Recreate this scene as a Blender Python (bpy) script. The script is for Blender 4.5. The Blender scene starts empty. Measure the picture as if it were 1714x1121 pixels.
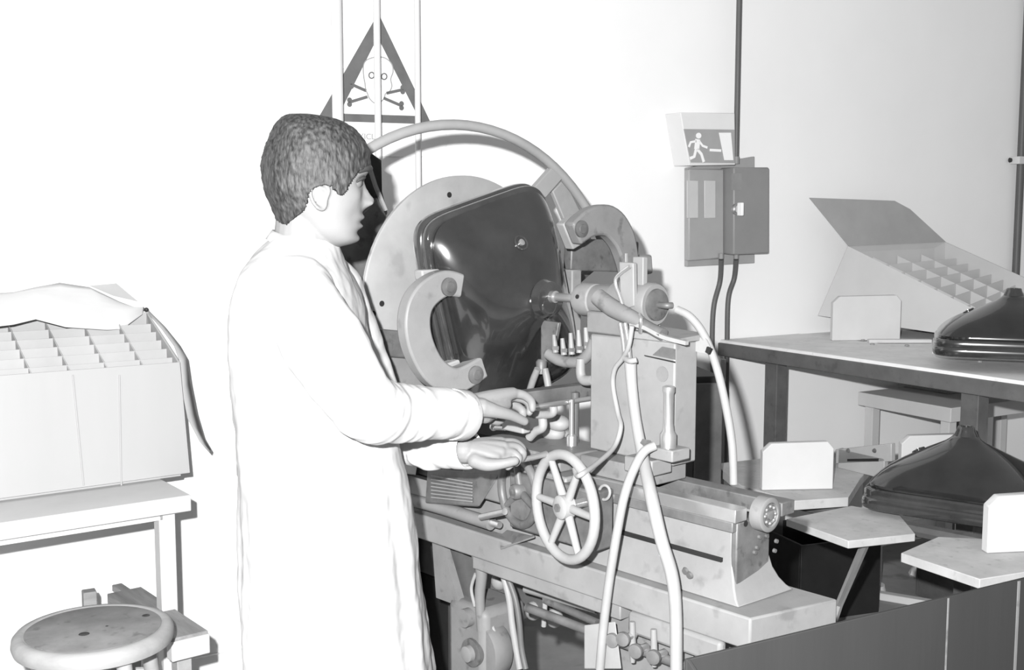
import bpy, bmesh, math, random
from mathutils import Vector, Matrix, noise
random.seed(7)
PI = math.pi
S = bpy.context.scene
C = S.collection
# ---------------------------------------------------------------- camera, light, exposure
CAM_H, PITCH, FPX = 1.55, math.radians(6.1), 1950.0
cd = bpy.data.cameras.new('camera'); cam = bpy.data.objects.new('camera', cd); C.objects.link(cam)
cam.location = (0, 0, CAM_H); cam.rotation_euler = (math.radians(90) - PITCH, 0, 0)
cd.sensor_fit = 'HORIZONTAL'; cd.sensor_width = 36; cd.lens = FPX / 1714 * 36
cd.clip_start = 0.05
S.camera = cam
W = bpy.data.worlds.new('room_light'); S.world = W; W.use_nodes = True
bgn = W.node_tree.nodes['Background']; bgn.inputs[0].default_value = (1, 1, 1, 1); bgn.inputs[1].default_value = 0.36
fl = bpy.data.lights.new('camera_flash', 'POINT'); fl.energy = 930; fl.shadow_soft_size = 0.018
flo = bpy.data.objects.new('camera_flash', fl); flo.location = (-0.10, -0.02, CAM_H + 0.13); C.objects.link(flo)
S.view_settings.view_transform = 'Standard'; S.view_settings.look = 'None'
S.view_settings.exposure = 0.0; S.view_settings.gamma = 1.0; S.view_settings.use_curve_mapping = False

# ---------------------------------------------------------------- measuring helpers
def ray(px, py):
    x = (px - 857) / FPX; y = -(py - 560.5) / FPX
    d = (x, math.cos(PITCH) + y * math.sin(PITCH), -math.sin(PITCH) + y * math.cos(PITCH))
    return (d[0] / d[1], 1.0, d[2] / d[1])
def at(px, py, Y):
    d = ray(px, py); return Vector((d[0] * Y, Y, CAM_H + d[2] * Y))
def atz(px, py, z):
    d = ray(px, py); return at(px, py, (z - CAM_H) / d[2])
class Frame:
    """a local frame standing on the floor at (x, y), turned by ang about z"""
    def __init__(s, x, y, ang):
        s.o = (x, y); s.a = ang; s.e = (math.cos(ang), math.sin(ang)); s.l = (-math.sin(ang), math.cos(ang))
    def loc(s, p):
        a = (p[0] - s.o[0], p[1] - s.o[1])
        return Vector((a[0] * s.e[0] + a[1] * s.e[1], a[0] * s.l[0] + a[1] * s.l[1], p[2]))
    def world(s, q):
        return Vector((s.o[0] + q[0] * s.e[0] + q[1] * s.l[0], s.o[1] + q[0] * s.e[1] + q[1] * s.l[1], q[2]))
    def X(s, px, py, t):      # on the plane local x = t
        d = ray(px, py); Y = (t + s.o[0] * s.e[0] + s.o[1] * s.e[1]) / (d[0] * s.e[0] + s.e[1]); return s.loc(at(px, py, Y))
    def Y(s, px, py, t):      # on the plane local y = t
        d = ray(px, py); Y = (t + s.o[0] * s.l[0] + s.o[1] * s.l[1]) / (d[0] * s.l[0] + s.l[1]); return s.loc(at(px, py, Y))
    def Z(s, px, py, z): return s.loc(atz(px, py, z))

# ---------------------------------------------------------------- materials
def mat(name, v, rough=0.6, metal=0.0, var=0.12, scale=6.0, bump=0.15, spots=0.0, spec=0.4, stretch=None, coat=0.0):
    m = bpy.data.materials.new(name); m.use_nodes = True
    nt = m.node_tree; N = nt.nodes; L = nt.links; b = N['Principled BSDF']
    b.inputs['Roughness'].default_value = rough; b.inputs['Metallic'].default_value = metal
    b.inputs['Specular IOR Level'].default_value = spec
    b.inputs['Coat Weight'].default_value = coat; b.inputs['Coat Roughness'].default_value = 0.05
    tc = N.new('ShaderNodeTexCoord'); src = tc.outputs['Object']
    if stretch:
        mp = N.new('ShaderNodeMapping'); mp.inputs['Scale'].default_value = stretch
        L.new(src, mp.inputs['Vector']); src = mp.outputs['Vector']
    n = N.new('ShaderNodeTexNoise'); n.inputs['Scale'].default_value = scale; n.inputs['Detail'].default_value = 6
    n.inputs['Roughness'].default_value = 0.62; L.new(src, n.inputs['Vector'])
    r = N.new('ShaderNodeValToRGB'); L.new(n.outputs['Fac'], r.inputs['Fac'])
    lo, hi = max(0, v * (1 - var)), min(1, v * (1 + var))
    r.color_ramp.elements[0].position = 0.3; r.color_ramp.elements[1].position = 0.7
    r.color_ramp.elements[0].color = (lo, lo, lo, 1); r.color_ramp.elements[1].color = (hi, hi, hi, 1)
    out = r.outputs['Color']
    if spots > 0:
        n2 = N.new('ShaderNodeTexNoise'); n2.inputs['Scale'].default_value = scale * 3.3; n2.inputs['Detail'].default_value = 3
        L.new(src, n2.inputs['Vector'])
        r2 = N.new('ShaderNodeValToRGB'); L.new(n2.outputs['Fac'], r2.inputs['Fac'])
        r2.color_ramp.elements[0].position = 0.60; r2.color_ramp.elements[1].position = 0.72
        g = 1 - spots
        r2.color_ramp.elements[0].color = (1, 1, 1, 1); r2.color_ramp.elements[1].color = (g, g, g, 1)
        mx = N.new('ShaderNodeMix'); mx.data_type = 'RGBA'; mx.blend_type = 'MULTIPLY'; mx.inputs[0].default_value = 1
        L.new(out, mx.inputs[6]); L.new(r2.outputs['Color'], mx.inputs[7]); out = mx.outputs[2]
    L.new(out, b.inputs['Base Color'])
    if bump > 0:
        n3 = N.new('ShaderNodeTexNoise'); n3.inputs['Scale'].default_value = scale * 8; n3.inputs['Detail'].default_value = 4
        L.new(src, n3.inputs['Vector'])
        bp = N.new('ShaderNodeBump'); bp.inputs['Strength'].default_value = bump; bp.inputs['Distance'].default_value = 0.002
        L.new(n3.outputs['Fac'], bp.inputs['Height']); L.new(bp.outputs['Normal'], b.inputs['Normal'])
    return m
M = {}
M['wall'] = mat('painted_plaster', 0.84, 0.9, var=0.025, scale=1.6, bump=0.12, spec=0.1)
M['floor'] = mat('worn_concrete', 0.24, 0.8, var=0.3, scale=2.0, bump=0.3, spots=0.4)
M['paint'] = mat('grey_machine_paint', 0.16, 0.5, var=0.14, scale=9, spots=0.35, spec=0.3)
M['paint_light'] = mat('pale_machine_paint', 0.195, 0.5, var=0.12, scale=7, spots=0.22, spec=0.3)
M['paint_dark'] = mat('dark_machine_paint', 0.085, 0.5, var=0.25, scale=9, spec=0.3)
M['cast'] = mat('worn_cast_iron', 0.115, 0.5, metal=0.2, var=0.35, scale=12, spots=0.4)
M['steel'] = mat('bright_steel', 0.5, 0.28, metal=0.8, var=0.1, scale=14, bump=0.05)
M['disc'] = mat('brushed_disc_steel', 0.31, 0.4, metal=0.3, var=0.16, scale=5, bump=0.05, spots=0.15)
M['black'] = mat('plain_black', 0.012, 0.6, var=0.3, scale=8)
M['glass'] = mat('dark_bulb_glass', 0.017, 0.17, var=0.5, scale=5, bump=0.0, spec=0.6, coat=0.6)
M['glassrim'] = mat('dark_rim_glass', 0.03, 0.16, var=0.4, scale=9, bump=0.0, spec=0.7, coat=0.5)
M['hose'] = mat('pale_rubber_hose', 0.25, 0.55, var=0.08, scale=12)
M['hose_grey'] = mat('grey_rubber_hose', 0.24, 0.55, var=0.1, scale=12)
M['cable'] = mat('dark_cable', 0.10, 0.5, var=0.1)
M['coat'] = mat('white_cotton', 0.43, 0.95, var=0.03, scale=3, bump=0.3, spec=0.05)
M['skin'] = mat('skin', 0.18, 0.55, var=0.05, scale=12, bump=0.12, spec=0.25)
M['trouser'] = mat('dark_trouser_cloth', 0.06, 0.9, var=0.1)
M['dark'] = mat('dark_feature', 0.03, 0.5)
M['feature'] = mat('brow_hair', 0.075, 0.8, var=0.3, scale=60)
M['white'] = mat('white_board', 0.55, 0.85, var=0.04, scale=6, spec=0.1)
M['card'] = mat('grey_cardboard', 0.48, 0.9, var=0.05, scale=4, spec=0.08)
M['cardin'] = mat('cardboard_divider', 0.42, 0.9, var=0.06, scale=6, spec=0.08)
M['card_pale'] = mat('pale_cardboard', 0.39, 0.9, var=0.04, scale=3, spec=0.08, stretch=(1, 1, 0.2))
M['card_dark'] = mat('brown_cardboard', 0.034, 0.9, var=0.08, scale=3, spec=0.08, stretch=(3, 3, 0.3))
M['paper'] = mat('white_paper', 0.62, 0.9, var=0.02, spec=0.05)
M['paper_grey'] = mat('creased_grey_paper', 0.40, 0.9, var=0.08, spec=0.05)
M['wood'] = mat('worn_wood', 0.24, 0.7, var=0.25, scale=5, stretch=(1, 8, 8), spots=0.25)
M['wood_pale'] = mat('pale_wood', 0.33, 0.6, var=0.12, scale=5, stretch=(1, 6, 6))
M['seat'] = mat('stained_seat_board', 0.2, 0.7, var=0.25, scale=9, spots=0.35)
M['iron'] = mat('dark_angle_iron', 0.10, 0.5, var=0.2, scale=10, spots=0.2)
M['boardwood'] = mat('dusty_board', 0.44, 0.8, var=0.12, scale=12, spots=0.2)
M['box_mid'] = mat('grey_enamel', 0.33, 0.35, var=0.06, scale=8, spec=0.4)
M['box_dark'] = mat('dark_grey_enamel', 0.235, 0.45, var=0.05, scale=8)
M['pipe'] = mat('painted_pipe', 0.62, 0.5, var=0.03)
M['signpanel'] = mat('white_sign_panel', 0.82, 0.6, var=0.02)
M['signblack'] = mat('sign_black', 0.12, 0.6, var=0.15, scale=14)
M['signline'] = mat('sign_thin_line', 0.30, 0.6, var=0.1)
M['housing'] = mat('pale_lamp_housing', 0.68, 0.6, var=0.03)
M['shelfwood'] = mat('brightened_shelf_board', 0.72, 0.8, var=0.08, scale=10, spots=0.15)  # board wood with its colour brightened to make up for the grazing flash
M['panel_pale'] = mat('pale_panel_grey', 0.50, 0.5, var=0.05)
M['eye'] = mat('eye_white', 0.11, 0.3, var=0.02)
M['ring'] = mat('grey_hoop_paint', 0.26, 0.5, var=0.1, scale=5)

# ---------------------------------------------------------------- mesh helpers
class MB:
    def __init__(s): s.bm = bmesh.new()
    def box(s, x0, x1, y0, y1, z0, z1, M4=None):
        r = bmesh.ops.create_cube(s.bm, size=1)
        for v in r['verts']:
            v.co = Vector(((x0 + x1) / 2 + v.co.x * (x1 - x0), (y0 + y1) / 2 + v.co.y * (y1 - y0), (z0 + z1) / 2 + v.co.z * (z1 - z0)))
            if M4: v.co = M4 @ v.co
        return s
    def hexa(s, p):     # 8 free corners: bottom 4 then top 4, same winding
        v = [s.bm.verts.new(Vector(q)) for q in p]
        for f in ((3, 2, 1, 0), (4, 5, 6, 7), (0, 1, 5, 4), (1, 2, 6, 5), (2, 3, 7, 6), (3, 0, 4, 7)):
            s.bm.faces.new([v[i] for i in f])
        return s
    def prism(s, poly, ext):   # 3-D polygon extruded along ext
        ext = Vector(ext); a = [s.bm.verts.new(Vector(p)) for p in poly]; b = [s.bm.verts.new(Vector(p) + ext) for p in poly]
        n = len(poly); s.bm.faces.new(a[::-1]); s.bm.faces.new(b)
        for i in range(n): s.bm.faces.new((a[i], a[(i + 1) % n], b[(i + 1) % n], b[i]))
        return s
    def tube(s, pts, r, n=12, closed=False, sub=6, smooth=True):
        pts = [Vector(p) for p in pts]; rr = r if isinstance(r, (list, tuple)) else [r] * len(pts)
        if sub > 1 and len(pts) > 2:
            P, R = [], []; m = len(pts); seg = m if closed else m - 1
            for i in range(seg):
                g = lambda k: pts[k % m] if closed else pts[max(0, min(m - 1, k))]
                p0, p1, p2, p3 = g(i - 1), g(i), g(i + 1), g(i + 2)
                ra, rb = rr[i % m], rr[(i + 1) % m]
                for j in range(sub):
                    t = j / sub
                    P.append(0.5 * ((2 * p1) + (p2 - p0) * t + (2 * p0 - 5 * p1 + 4 * p2 - p3) * t * t + (3 * p1 - p0 - 3 * p2 + p3) * t ** 3))
                    R.append(ra + (rb - ra) * t)
            if not closed: P.append(pts[-1]); R.append(rr[-1])
            pts, rr = P, R
        m = len(pts); rings = []; up = None
        for i in range(m):
            if closed: d = pts[(i + 1) % m] - pts[i - 1]
            else: d = pts[min(m - 1, i + 1)] - pts[max(0, i - 1)]
            d.normalize()
            if up is None: up = Vector((0, 0, 1)) if abs(d.z) < 0.9 else Vector((1, 0, 0))
            a = d.cross(up).normalized(); up = a.cross(d).normalized()
            rings.append([s.bm.verts.new(pts[i] + (a * math.cos(k * 2 * PI / n) + up * math.sin(k * 2 * PI / n)) * rr[i]) for k in range(n)])
        for i in range(m if closed else m - 1):
            A, B = rings[i], rings[(i + 1) % m]
            for k in range(n):
                f = s.bm.faces.new((A[k], A[(k + 1) % n], B[(k + 1) % n], B[k])); f.smooth = smooth
        if not closed: s.bm.faces.new(rings[0][::-1]); s.bm.faces.new(rings[-1])
        return s
    def lathe(s, prof, o, axis, n=32, smooth=True):   # prof: (distance along axis, radius)
        o = Vector(o); d = Vector(axis).normalized(); a = d.orthogonal().normalized(); b = d.cross(a); R = []
        for h, r in prof:
            R.append([s.bm.verts.new(o + d * h + (a * math.cos(k * 2 * PI / n) + b * math.sin(k * 2 * PI / n)) * max(r, 1e-5)) for k in range(n)])
        for i in range(len(R) - 1):
            for k in range(n):
                f = s.bm.faces.new((R[i][k], R[i][(k + 1) % n], R[i + 1][(k + 1) % n], R[i + 1][k])); f.smooth = smooth
        s.bm.faces.new(R[0][::-1]); s.bm.faces.new(R[-1]); return s
    def band(s, path, w, th, nrm):    # rectangular bar swept along a planar path
        nrm = Vector(nrm).normalized(); path = [Vector(p) for p in path]; m = len(path); R = []
        ws = w if isinstance(w, (list, tuple)) else [w] * m
        for i in range(m):
            d = (path[min(m - 1, i + 1)] - path[max(0, i - 1)]).normalized(); a = d.cross(nrm).normalized()
            R.append([s.bm.verts.new(path[i] + a * x * ws[i] / 2 + nrm * y * th / 2) for x, y in ((1, 1), (-1, 1), (-1, -1), (1, -1))])
        for i in range(m - 1):
            for k in range(4): s.bm.faces.new((R[i][k], R[i][(k + 1) % 4], R[i + 1][(k + 1) % 4], R[i + 1][k]))
        s.bm.faces.new(R[0][::-1]); s.bm.faces.new(R[-1]); return s
    def sphere(s, c, r, sc=(1, 1, 1), n=16):
        g = bmesh.ops.create_uvsphere(s.bm, u_segments=n, v_segments=max(6, n // 2), radius=1)
        for v in g['verts']:
            v.co = Vector(c) + Vector((v.co.x * r * sc[0], v.co.y * r * sc[1], v.co.z * r * sc[2]))
            for f in v.link_faces: f.smooth = True
        return s
def smooth_path(pts, sub=8):
    pts = [Vector(p) for p in pts]; m = len(pts); P = []
    for i in range(m - 1):
        p0, p1, p2, p3 = pts[max(0, i - 1)], pts[i], pts[i + 1], pts[min(m - 1, i + 2)]
        for j in range(sub):
            t = j / sub
            P.append(0.5 * ((2 * p1) + (p2 - p0) * t + (2 * p0 - 5 * p1 + 4 * p2 - p3) * t * t + (3 * p1 - p0 - 3 * p2 + p3) * t ** 3))
    P.append(pts[-1]); return P
def obj(name, mb, m, parent=None, bevel=0.0, label=None):
    bm = mb.bm if isinstance(mb, MB) else mb
    bmesh.ops.recalc_face_normals(bm, faces=bm.faces[:])
    me = bpy.data.meshes.new(name); bm.to_mesh(me); bm.free()
    o = bpy.data.objects.new(name, me); C.objects.link(o)
    me.materials.append(M[m] if isinstance(m, str) else m)
    if name not in ('hair', 'body', 'work_coat'): me.set_sharp_from_angle(angle=math.radians(42))
    if parent: o.parent = parent
    if bevel:
        b = o.modifiers.new('bevel', 'BEVEL'); b.width = bevel; b.segments = 2; b.limit_method = 'ANGLE'; b.angle_limit = math.radians(40)
    if label: o['label'] = label
    return o
def tag(o, label, cat, group=None):
    o['label'] = label; o['category'] = cat
    if group: o['group'] = group
    return o
def thing(name, label, cat, loc=(0, 0, 0), rz=0.0, group=None):
    o = bpy.data.objects.new(name, None); C.objects.link(o); o.location = loc; o.rotation_euler = (0, 0, rz); o.empty_display_size = 0.1
    return tag(o, label, cat, group)
def struct(name, mb, m, parent=None):
    o = obj(name, mb, m, parent); o['kind'] = 'structure'; return o
def recentre(pts, c): return [Vector(p) - Vector(c) for p in pts]

# ================================================================ the setting
WY, WA = 4.3, math.radians(30)
WF = Frame(0, WY, WA)          # local x runs along the wall, local y goes into it
def wp(px, py, off=0.0): return WF.Y(px, py, -off)
mb = MB(); mb.box(-6, 7.5, 0, 0.15, 0, 3.4)
wall = struct('wall_back', mb, 'wall'); wall.location = (0, WY, 0); wall.rotation_euler = (0, 0, WA)
mb = MB(); mb.box(-6, 7.5, -9, 0.15, -0.1, 0)
fl_ = struct('floor', mb, 'floor'); fl_.location = (0, WY, 0); fl_.rotation_euler = (0, 0, WA)
mb = MB(); mb.box(-6, 7.5, -0.015, -0.0005, 0, 0.09)
bb = struct('baseboard_back', mb, 'wall'); bb.location = (0, WY, 0); bb.rotation_euler = (0, 0, WA)

def wall_thing(name, label, cat, px, py, group=None):
    q = wp(px, py); w = WF.world(q); return thing(name, label, cat, (w.x, w.y, w.z), WA, group), q
def wl(q0, px, py, off):       # local coordinates for a thing rooted at q0 on the wall
    return wp(px, py, off) - q0
# ---------------------------------------------------------------- wall: pipes, signs, switch box
for (x, w, yb, lab) in ((565, 18, 260, 'thickest pale vertical pipe on the wall, above the worker head'),
                        (632, 11, 290, 'thin pale vertical pipe crossing the middle of the skull sign'),
                        (699, 9.5, 620, 'thinnest pale vertical pipe, at the right edge of the skull sign')):
    t, q = wall_thing('wall_pipe', lab, 'pipe', x, 150, 'pipes running down in front of the skull sign')
    off = 0.10; a = wl(q, x, 150, off); rr = w / 2 / FPX * WF.world(q).y
    zt = 3.35 - WF.world(q).z; zb = wl(q, x, yb, off).z if x > 690 else 0.02 - WF.world(q).z
    zb = 0.02 - WF.world(q).z
    obj('pipe_run', MB().tube([(a.x, -off, zb), (a.x, -off, zt)], rr, 14, sub=1), 'pipe', t)
    for zc in (zt - 0.25, wl(q, x, 640, off).z):
        obj('pipe_clip', MB().box(a.x - rr * 0.8, a.x + rr * 0.8, -off, 0, zc - 0.015, zc + 0.015), 'pipe', t)

t, q = wall_thing('skull_warning_sign', 'white triangular poison warning sign with black border, skull and crossbones', 'sign', 632, 150)
def sg(px, py, off): return wl(q, px, py, off)
obj('panel', MB().prism([sg(x, y, 0.001) for x, y in ((632, 6), (750, 232), (740, 262), (520, 262), (514, 232))], (0, -0.006, 0)), 'signpanel', t, 0.001)
out = [(633, 22), (722, 208), (530, 202)]; inn = [(632, 62), (699, 194), (568, 190)]
mb = MB(); o_ = [sg(x, y, 0.0075) for x, y in out]; i_ = [sg(x, y, 0.0075) for x, y in inn]
for k in range(3):
    k2 = (k + 1) % 3; mb.prism([o_[k], o_[k2], i_[k2], i_[k]], (0, -0.0015, 0))
obj('black_border', mb, 'signblack', t)
# skull outline, eye sockets, crossbones
def flat_line(pts, w, m, name, off=0.0085):
    obj(name, MB().band([sg(x, y, off) for x, y in pts], w, 0.0015, (0, 1, 0)), m, t)
sk = [(609, 130), (608, 112), (612, 102), (622, 97), (636, 95), (648, 99), (656, 108), (658, 120), (654, 132), (656, 144), (652, 153), (645, 157), (643, 165), (634, 172), (626, 172), (618, 164), (615, 156), (612, 150), (611, 140), (609, 130)]
flat_line(smooth_path([(x, y, 0) for x, y in sk] and [Vector((x, y, 0)) for x, y in sk], 3) and [(p.x, p.y) for p in smooth_path([Vector((x, y, 0)) for x, y in sk], 3)], 0.0035, 'signline', 'skull_outline')
for ex, ey in ((622, 126), (643, 128)):
    obj('eye_socket', MB().tube([sg(ex + 4.5 * math.cos(a), ey + 5 * math.sin(a), 0.0085) for a in [k * PI / 6 for k in range(12)]], 0.0022, 6, closed=True, sub=2), 'signblack', t)
for y0, (a, b) in enumerate((((588, 141), (613, 152)), ((585, 171), (615, 162)), ((647, 156), (674, 150)), ((642, 164), (672, 177)))):
    mb = MB(); mb.band([sg(*a, 0.0085), sg(*b, 0.0085)], 0.010, 0.0015, (0, 1, 0))
    e = a if abs(a[0] - 632) > abs(b[0] - 632) else b
    for s_ in (-1, 1):
        c = sg(e[0], e[1] + s_ * 3.5, 0.0085); mb.prism([c + Vector((0.009 * math.cos(k * PI / 5), 0, 0.009 * math.sin(k * PI / 5))) for k in range(10)], (0, -0.0012, 0))
    obj('crossbone', mb, 'signblack', t)
def text(name, body, size, m, parent, loc, ext=0.0005):
    cu = bpy.data.curves.new(name, 'FONT'); cu.body = body; cu.size = size; cu.extrude = ext; cu.align_x = 'CENTER'
    to = bpy.data.objects.new('tmp', cu); C.objects.link(to)
    dg = bpy.context.evaluated_depsgraph_get(); me = bpy.data.meshes.new_from_object(to.evaluated_get(dg))
    bpy.data.objects.remove(to); me.materials.clear(); me.materials.append(M[m])
    o = bpy.data.objects.new(name, me); C.objects.link(o); o.parent = parent; o.location = loc; o.rotation_euler = (PI / 2, 0, 0); return o
l_ = sg(613, 233, 0.0085); text('caption', 'OXICLA', 0.028, 'signline', t, l_)

# exit light box
t, q = wall_thing('exit_light_box', 'exit sign box with running figure and door, above the fuse box', 'sign', 1185, 235)
def pq(lst, off): return [wl(q, x, y, off) for x, y in lst]
b = pq([(1136, 187), (1228, 187), (1230, 278), (1156, 280)], 0.0)
mb = MB()
f0 = pq([(1139, 188), (1230, 189), (1231, 276), (1154, 277)], 0.10)
mb.prism([Vector((p.x, -0.001, p.z)) for p in f0], (0, -0.099, 0)); obj('housing', mb, 'housing', t, 0.003)
obj('panel', MB().prism(pq([(1144, 216), (1229, 217), (1229, 273), (1156, 272)], 0.102), (0, -0.004, 0)), 'box_mid', t)
def exq(poly, name='pictogram'): obj(name, MB().prism(pq(poly, 0.1075), (0, -0.002, 0)), 'signpanel', t)
exq([(1203, 222), (1223, 222), (1227, 268), (1212, 268)], 'door_pictogram')
mb = MB()
mb.prism([wl(q, 1169 + 4.5 * math.cos(k * PI / 6), 227 + 5 * math.sin(k * PI / 6), 0.1075) for k in range(12)], (0, -0.002, 0))
for seg, w in ((((1168, 233), (1166, 250)), 0.024), (((1166, 236), (1156, 238), (1153, 246)), 0.009), (((1170, 236), (1176, 244), (1184, 247)), 0.009),
               (((1167, 250), (1174, 258), (1178, 271)), 0.012), (((1165, 250), (1162, 262), (1155, 265)), 0.012)):
    mb.band([wl(q, x, y, 0.1085) for x, y in seg], w, 0.002, (0, 1, 0))
obj('running_figure', mb, 'signpanel', t)
obj('arrow', MB().band([wl(q, x, y, 0.1085) for x, y in ((1188, 251), (1207, 252))], 0.010, 0.002, (0, 1, 0)), 'signpanel', t)

# fuse box
t, q = wall_thing('fuse_box', 'grey electrical fuse box with rotary knob under the exit sign', 'fuse box', 1205, 350)
obj('back_plate', MB().prism(pq([(1145, 281), (1258, 262), (1258, 440), (1145, 446)], 0.001), (0, -0.02, 0)), 'box_mid', t, 0.003)
obj('fuse_cover', MB().prism(pq([(1145, 283), (1204, 283), (1204, 432), (1145, 436)], 0.022), (0, -0.03, 0)), 'box_mid', t, 0.006)
for x in (1158, 1187):
    obj('pale_raised_panel', MB().prism([Vector((p.x, p.y, p.z)) for p in pq([(x - 9, 302), (x + 10, 302), (x + 10, 365), (x - 9, 365)], 0.0525)], (0, -0.004, 0)), 'panel_pale', t, 0.004)  # raised rectangles, paler than the cover they sit on
obj('switch_box', MB().prism(pq([(1205, 281), (1264, 281), (1264, 423), (1205, 425)], 0.022), (0, -0.085, 0)), 'box_dark', t, 0.006)
c = wl(q, 1231, 350, 0.108); kn = obj('rotary_knob', MB().lathe([(0, 0.022), (0.012, 0.022), (0.014, 0.018), (0.018, 0.016)], c, (0, -1, 0), 20), 'steel', t)
obj('knob_grip', MB().box(c.x - 0.006, c.x + 0.006, c.y - 0.045, c.y - 0.016, c.z - 0.026, c.z + 0.026), 'signpanel', kn, 0.003)
obj('rating_plate', MB().prism(pq([(1224, 290), (1241, 290), (1241, 318), (1224, 318)], 0.1075), (0, -0.002, 0)), 'hose_grey', t)
for x in (1207, 1232): obj('cable_gland', MB().tube([wl(q, x, 424, 0.06), wl(q, x, 433, 0.06)], 0.011, 10, sub=1), 'hose', t)
t, q = wall_thing('supply_cable', 'dark supply cable dropping from above to the fuse box', 'cable', 1231, 140)
a = wl(q, 1232, 268, 0.06); b_ = wl(q, 1231, 0, 0.06)
obj('cable_run', MB().tube([a, (a.x, a.y, 3.3 - WF.world(q).z)], 0.0115, 10, sub=1), 'cable', t)
obj('cable_gland', MB().tube([wl(q, 1232, 274, 0.06), wl(q, 1232, 262, 0.06)], 0.014, 10, sub=1), 'hose', t)
for nm, pts, lab in (('a', [(1207, 434), (1205, 470), (1195, 510), (1192, 560), (1193, 640), (1192, 780)], 'left of the two dark cables dropping from the fuse box'),
                     ('b', [(1232, 434), (1229, 465), (1219, 500), (1217, 570), (1216, 660), (1216, 780)], 'right of the two dark cables dropping from the fuse box')):
    t, q = wall_thing('drop_cable', lab, 'cable', pts[2][0], pts[2][1], 'cables under the fuse box')
    obj('cable_run', MB().tube([wl(q, x, y, 0.06 if k < 1 else 0.03) for k, (x, y) in enumerate(pts)], 0.0105, 10), 'cable', t)
t, q = wall_thing('corner_conduit', 'dark vertical conduit on the wall at the right edge', 'conduit', 1712, 200)
a = wl(q, 1712, 200, 0.03); obj('conduit_run', MB().tube([(a.x, -0.03, 0.9 - WF.world(q).z), (a.x, -0.03, 3.3 - WF.world(q).z)], 0.018, 10, sub=1), 'cable', t)
a = wl(q, 1690, 268, 0.01); obj('clip_screw', MB().lathe([(0, 0.012), (0.008, 0.01)], a, (0, -1, 0), 12), 'dark', t)
a = wl(q, 1709, 268, 0.05); obj('pipe_saddle', MB().box(a.x - 0.02, a.x + 0.05, -0.056, -0.001, a.z - 0.018, a.z + 0.018), 'paper', t, 0.004)

# ================================================================ left: table, divided box, stool
A = atz(320, 828, 0.78); B = atz(22, 872, 0.78); ang = math.atan2(A.y - B.y, A.x - B.x)
TF = Frame(A.x, A.y, ang)      # x negative to the left, y into the wall
t = thing('side_table', 'white wooden side table against the wall under the divided carton', 'table', (A.x, A.y, 0), ang)
obj('table_top', MB().box(-1.3, 0, 0, 0.55, 0.735, 0.78), 'white', t, 0.003)
obj('apron', MB().box(-1.27, -0.07, 0.03, 0.05, 0.715, 0.735), 'white', t)
for x, y in ((-0.055, 0.03), (-1.25, 0.03), (-1.25, 0.48), (-0.60, 0.48)):
    obj('leg', MB().box(x - 0.025, x + 0.02, y, y + 0.045, 0, 0.735), 'white', t, 0.003)
# the carton, measured corner by corner on the table
cf = TF.Z(318, 797, 0.78); cfl = TF.Z(22, 846, 0.78)
tr = TF.Y(301, 606, cf.y + 0.005); tl = TF.Y(22, 641, cf.y + 0.005)
dxy = 0.32
bl, br = Vector((-1.15, cf.y, 0.791)), Vector((cf.x, cf.y, 0.791))
t_r = Vector((tr.x, tr.y, tr.z)); t_l = Vector((-1.15, tr.y, tr.z + 0.004))
tbr = TF.Y(247, 522, tr.y + dxy); tbl = Vector((-1.15, tbr.y, tbr.z))
bbr = Vector((br.x - 0.02, bl.y + dxy, 0.785)); bbl = Vector((-1.15, bl.y + dxy, 0.785))
t = thing('divided_carton', 'open cardboard carton full of cell dividers on the white side table', 'box', (A.x, A.y, 0), ang)
def wallpanel(a, b, c, d, th, name, m='card_pale', bev=0.0):
    a, b, c, d = map(Vector, (a, b, c, d)); n = (b - a).cross(d - a).normalized() * th
    return obj(name, MB().prism([a, b, c, d], n), m, t, bev)
fr = wallpanel(bl, br, t_r, t_l, -0.006, 'front_panel')
wallpanel(br, bbr, tbr, t_r, -0.006, 'side_panel'); wallpanel(bbl, bbr, tbr, tbl, 0.006, 'back_panel')
wallpanel(bl, bbl, tbl, t_l, 0.006, 'side_panel'); obj('bottom_panel', MB().prism([bl + Vector((.02, .02, 0)), br + Vector((-.02, .02, 0)), bbr + Vector((-.02, -.02, 0)), bbl + Vector((.02, -.02, 0))], (0, 0, -.0105)), 'card_pale', t)
for x in (tl.x + 0.27, tl.x + 0.44):
    pass
# cross strips (along x) and long strips (along y): each strip a part
def lerp(a, b, k): return a + (b - a) * k
nrow, ncol = 6, 11
for j in range(1, nrow):
    k = j / nrow; a = lerp(t_l, tbl, k) + Vector((0.005, 0, -0.012)); b = lerp(t_r, tbr, k) + Vector((-0.006, 0, -0.012))
    d = Vector((0, 0, -0.16)); obj('divider_strip', MB().prism([a, b, b + d, a + d], (0, 0.003, 0)), 'cardin', t)
for i in range(1, ncol + 1):
    k = i / (ncol + 1); a = lerp(t_l, t_r, k) + Vector((0, 0.006, -0.012)); b = lerp(tbl, tbr, k) + Vector((0, -0.006, -0.012))
    d = Vector((0, 0, -0.16)); obj('divider_strip', MB().prism([a, b, b + d, a + d], (0.003, 0, 0)), 'cardin', t)
# crease ridges on the front
for x0, x1 in ((122, 140), (200, 203)):
    a = TF.Y(x0, 628, cf.y + 0.002); b = TF.Y(x1, 812, cf.y - 0.0)
    a.y = t_r.y - 0.002; b.y = bl.y - 0.001
    obj('crease', MB().tube([a, b], 0.0025, 6, sub=1), 'card_pale', t)
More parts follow.
